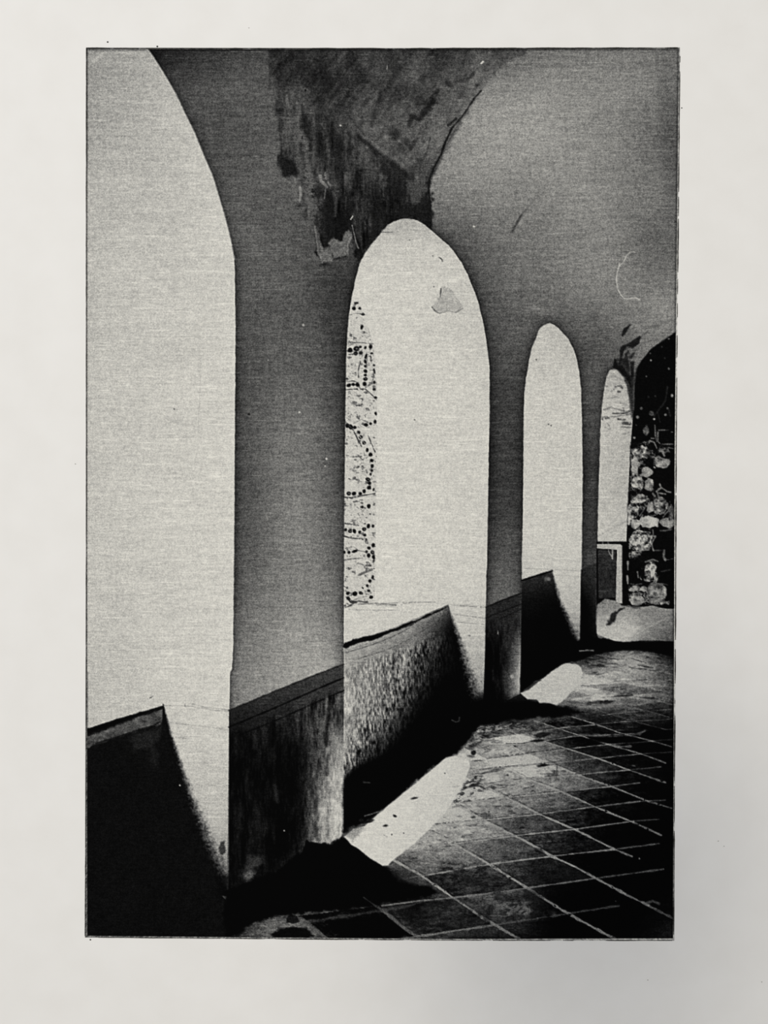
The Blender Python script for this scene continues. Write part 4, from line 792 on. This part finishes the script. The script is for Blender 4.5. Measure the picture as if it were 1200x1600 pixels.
# ink squeezed over the plate edge: thin broken bead on each side
def burr(name, path, w0, w1, seed, gap, label):
    rg = np.random.RandomState(seed); vs_, fs_ = [], []
    p = np.array(path, float); seg = np.hypot(*np.diff(p, axis=0).T); cum = np.r_[0, np.cumsum(seg)]
    s = 0.0; prev = None
    lowf = np.interp(np.arange(0, cum[-1], 2.0), np.arange(0, cum[-1] + 40, 18), rg.rand(len(np.arange(0, cum[-1] + 40, 18))))
    for k, s in enumerate(np.arange(0, cum[-1], 2.0)):
        x = np.interp(s, cum, p[:, 0]); y = np.interp(s, cum, p[:, 1])
        q = min(cum[-1], s + 1); dx = np.interp(q, cum, p[:, 0]) - x; dy = np.interp(q, cum, p[:, 1]) - y
        L = math.hypot(dx, dy) or 1; nxn, nyn = -dy / L, dx / L
        on = lowf[k] > gap
        w = (w0 + (w1 - w0) * lowf[k] + rg.uniform(-.2, .2)) if on else 0
        if on:
            a = len(vs_); z = 0.00006
            vs_ += [(float(wx(x - nxn * w * .5)), float(wy(y - nyn * w * .5)), z), (float(wx(x)), float(wy(y)), z + 0.00008), (float(wx(x + nxn * w * .5)), float(wy(y + nyn * w * .5)), z)]
            if prev is not None: fs_ += [(prev, prev + 1, a + 1, a), (prev + 1, prev + 2, a + 2, a + 1)]
            prev = a
        else: prev = None
    return link_mesh(name, vs_, fs_, M_BURR, root, label=label)
burr('ink_burr', [(135, 75.3), (330, 76.0), (600, 76.2), (1060, 75.0)], .8, 2.2, 1, .12, 'thin ragged black ink line along the top edge of the picture')
burr('ink_burr', [(1062.2, 88), (1060.2, 300), (1058.6, 440), (1056.4, 700), (1055.2, 1000), (1053.6, 1200), (1052.4, 1460)], .5, 2.4, 2, .2, 'thin ragged black ink line along the right edge of the picture')
burr('ink_burr', [(1050, 1469.2), (900, 1469.3), (700, 1468.8), (400, 1466.6), (136, 1464.4)], .4, 1.5, 3, .25, 'broken black ink line along the bottom edge of the picture')
burr('ink_burr', [(133.1, 1462), (133.8, 1300), (134.4, 1200), (134.9, 800), (134.9, 76)], .5, 1.3, 4, .15, 'fine dark ink line along the left edge of the picture')
# stray ink specks on the margin
for x, y, r in ((168.5, 66, 1.3), (246, 73, 1.4), (1065, 169, 1.0), (141.5, 1468, 1.2), (389, 44, .8), (1122, 1314, .9), (1131, 1322, .8), (1190, 1534, .9), (1012, 1531, .9), (118, 725, .9)):
    vs_ = [(float(wx(x + r * 1.2 * math.cos(a))), float(wy(y + r * math.sin(a))), 0.00002) for a in [q * math.pi / 4 for q in range(8)]]
    link_mesh('ink_speck', vs_, [tuple(range(7, -1, -1))], M_BURR if r > .95 else plain_mat('pale_speck', (.32, .31, .28), (.42, .41, .38), U / 2), root)

# ------------------------------------------------------------------ table top under the sheet
def slab(name, x0, x1, y0, y1, z0, z1, mat, parent=None, bev=0.0):
    import bmesh
    bm = bmesh.new(); bmesh.ops.create_cube(bm, size=1)
    for v in bm.verts:
        v.co = ((x0 + x1) / 2 + v.co.x * (x1 - x0), (y0 + y1) / 2 + v.co.y * (y1 - y0), (z0 + z1) / 2 + v.co.z * (z1 - z0))
    if bev: bmesh.ops.bevel(bm, geom=list(bm.edges), offset=bev, segments=3, affect='EDGES')
    me = bpy.data.meshes.new(name); bm.to_mesh(me); bm.free(); me.materials.append(mat)
    o = bpy.data.objects.new(name, me); COL.objects.link(o)
    if parent: o.parent = parent
    return o
table = bpy.data.objects.new('table', None); COL.objects.link(table); table.location = (0, 0, 0)
table['label'] = 'wooden table that carries the paper sheet'; table['category'] = 'table'
slab('tabletop', -.7, .7, -.45, .45, TABLE_Z - .03, TABLE_Z, M_TABLE, table, .004)
for sx in (-1, 1):
    for sy in (-1, 1):
        slab('leg', sx * .62 - .03, sx * .62 + .03, sy * .37 - .03, sy * .37 + .03, 0, TABLE_Z - .03, M_TABLE, table, .003)

# ------------------------------------------------------------------ telephone on a copy stand above the sheet (out of the picture; shades the lamp)
M_DARKMETAL = plain_mat('dark_metal', (.05, .05, .055), (.08, .08, .085), 30, .4, .5)
M_GLASS = plain_mat('dark_glass', (.01, .01, .012), (.02, .02, .022), 5, .1, .5)
ZC = PLATE_Z + H
stand = bpy.data.objects.new('copy_stand', None); COL.objects.link(stand)
stand['label'] = 'dark metal stand clamped to the near table edge, its arm reaching over the paper'; stand['category'] = 'stand'
slab('clamp', -.02, .06, -.452, -.38, TABLE_Z, TABLE_Z + .03, M_DARKMETAL, stand, .003)
slab('column', .010, .030, -.425, -.405, TABLE_Z + .03, ZC + .05, M_DARKMETAL, stand, .004)
slab('arm', .012, .028, -.425, -.04, ZC + .0145, ZC + .026, M_DARKMETAL, stand, .003)
phone = bpy.data.objects.new('telephone', None); COL.objects.link(phone)
phone['label'] = 'dark telephone held flat by the stand arm above the paper'; phone['category'] = 'telephone'
slab('body', -.018, .060, -.135, .020, ZC + .004, ZC + .0125, M_DARKMETAL, phone, .0035)
slab('screen', -.014, .056, -.131, .016, ZC + .0125, ZC + .0132, M_GLASS, phone, .0002)
slab('phone_clip', -.006, .046, -.075, -.045, ZC + .0132, ZC + .0145, M_DARKMETAL, stand, .0004)
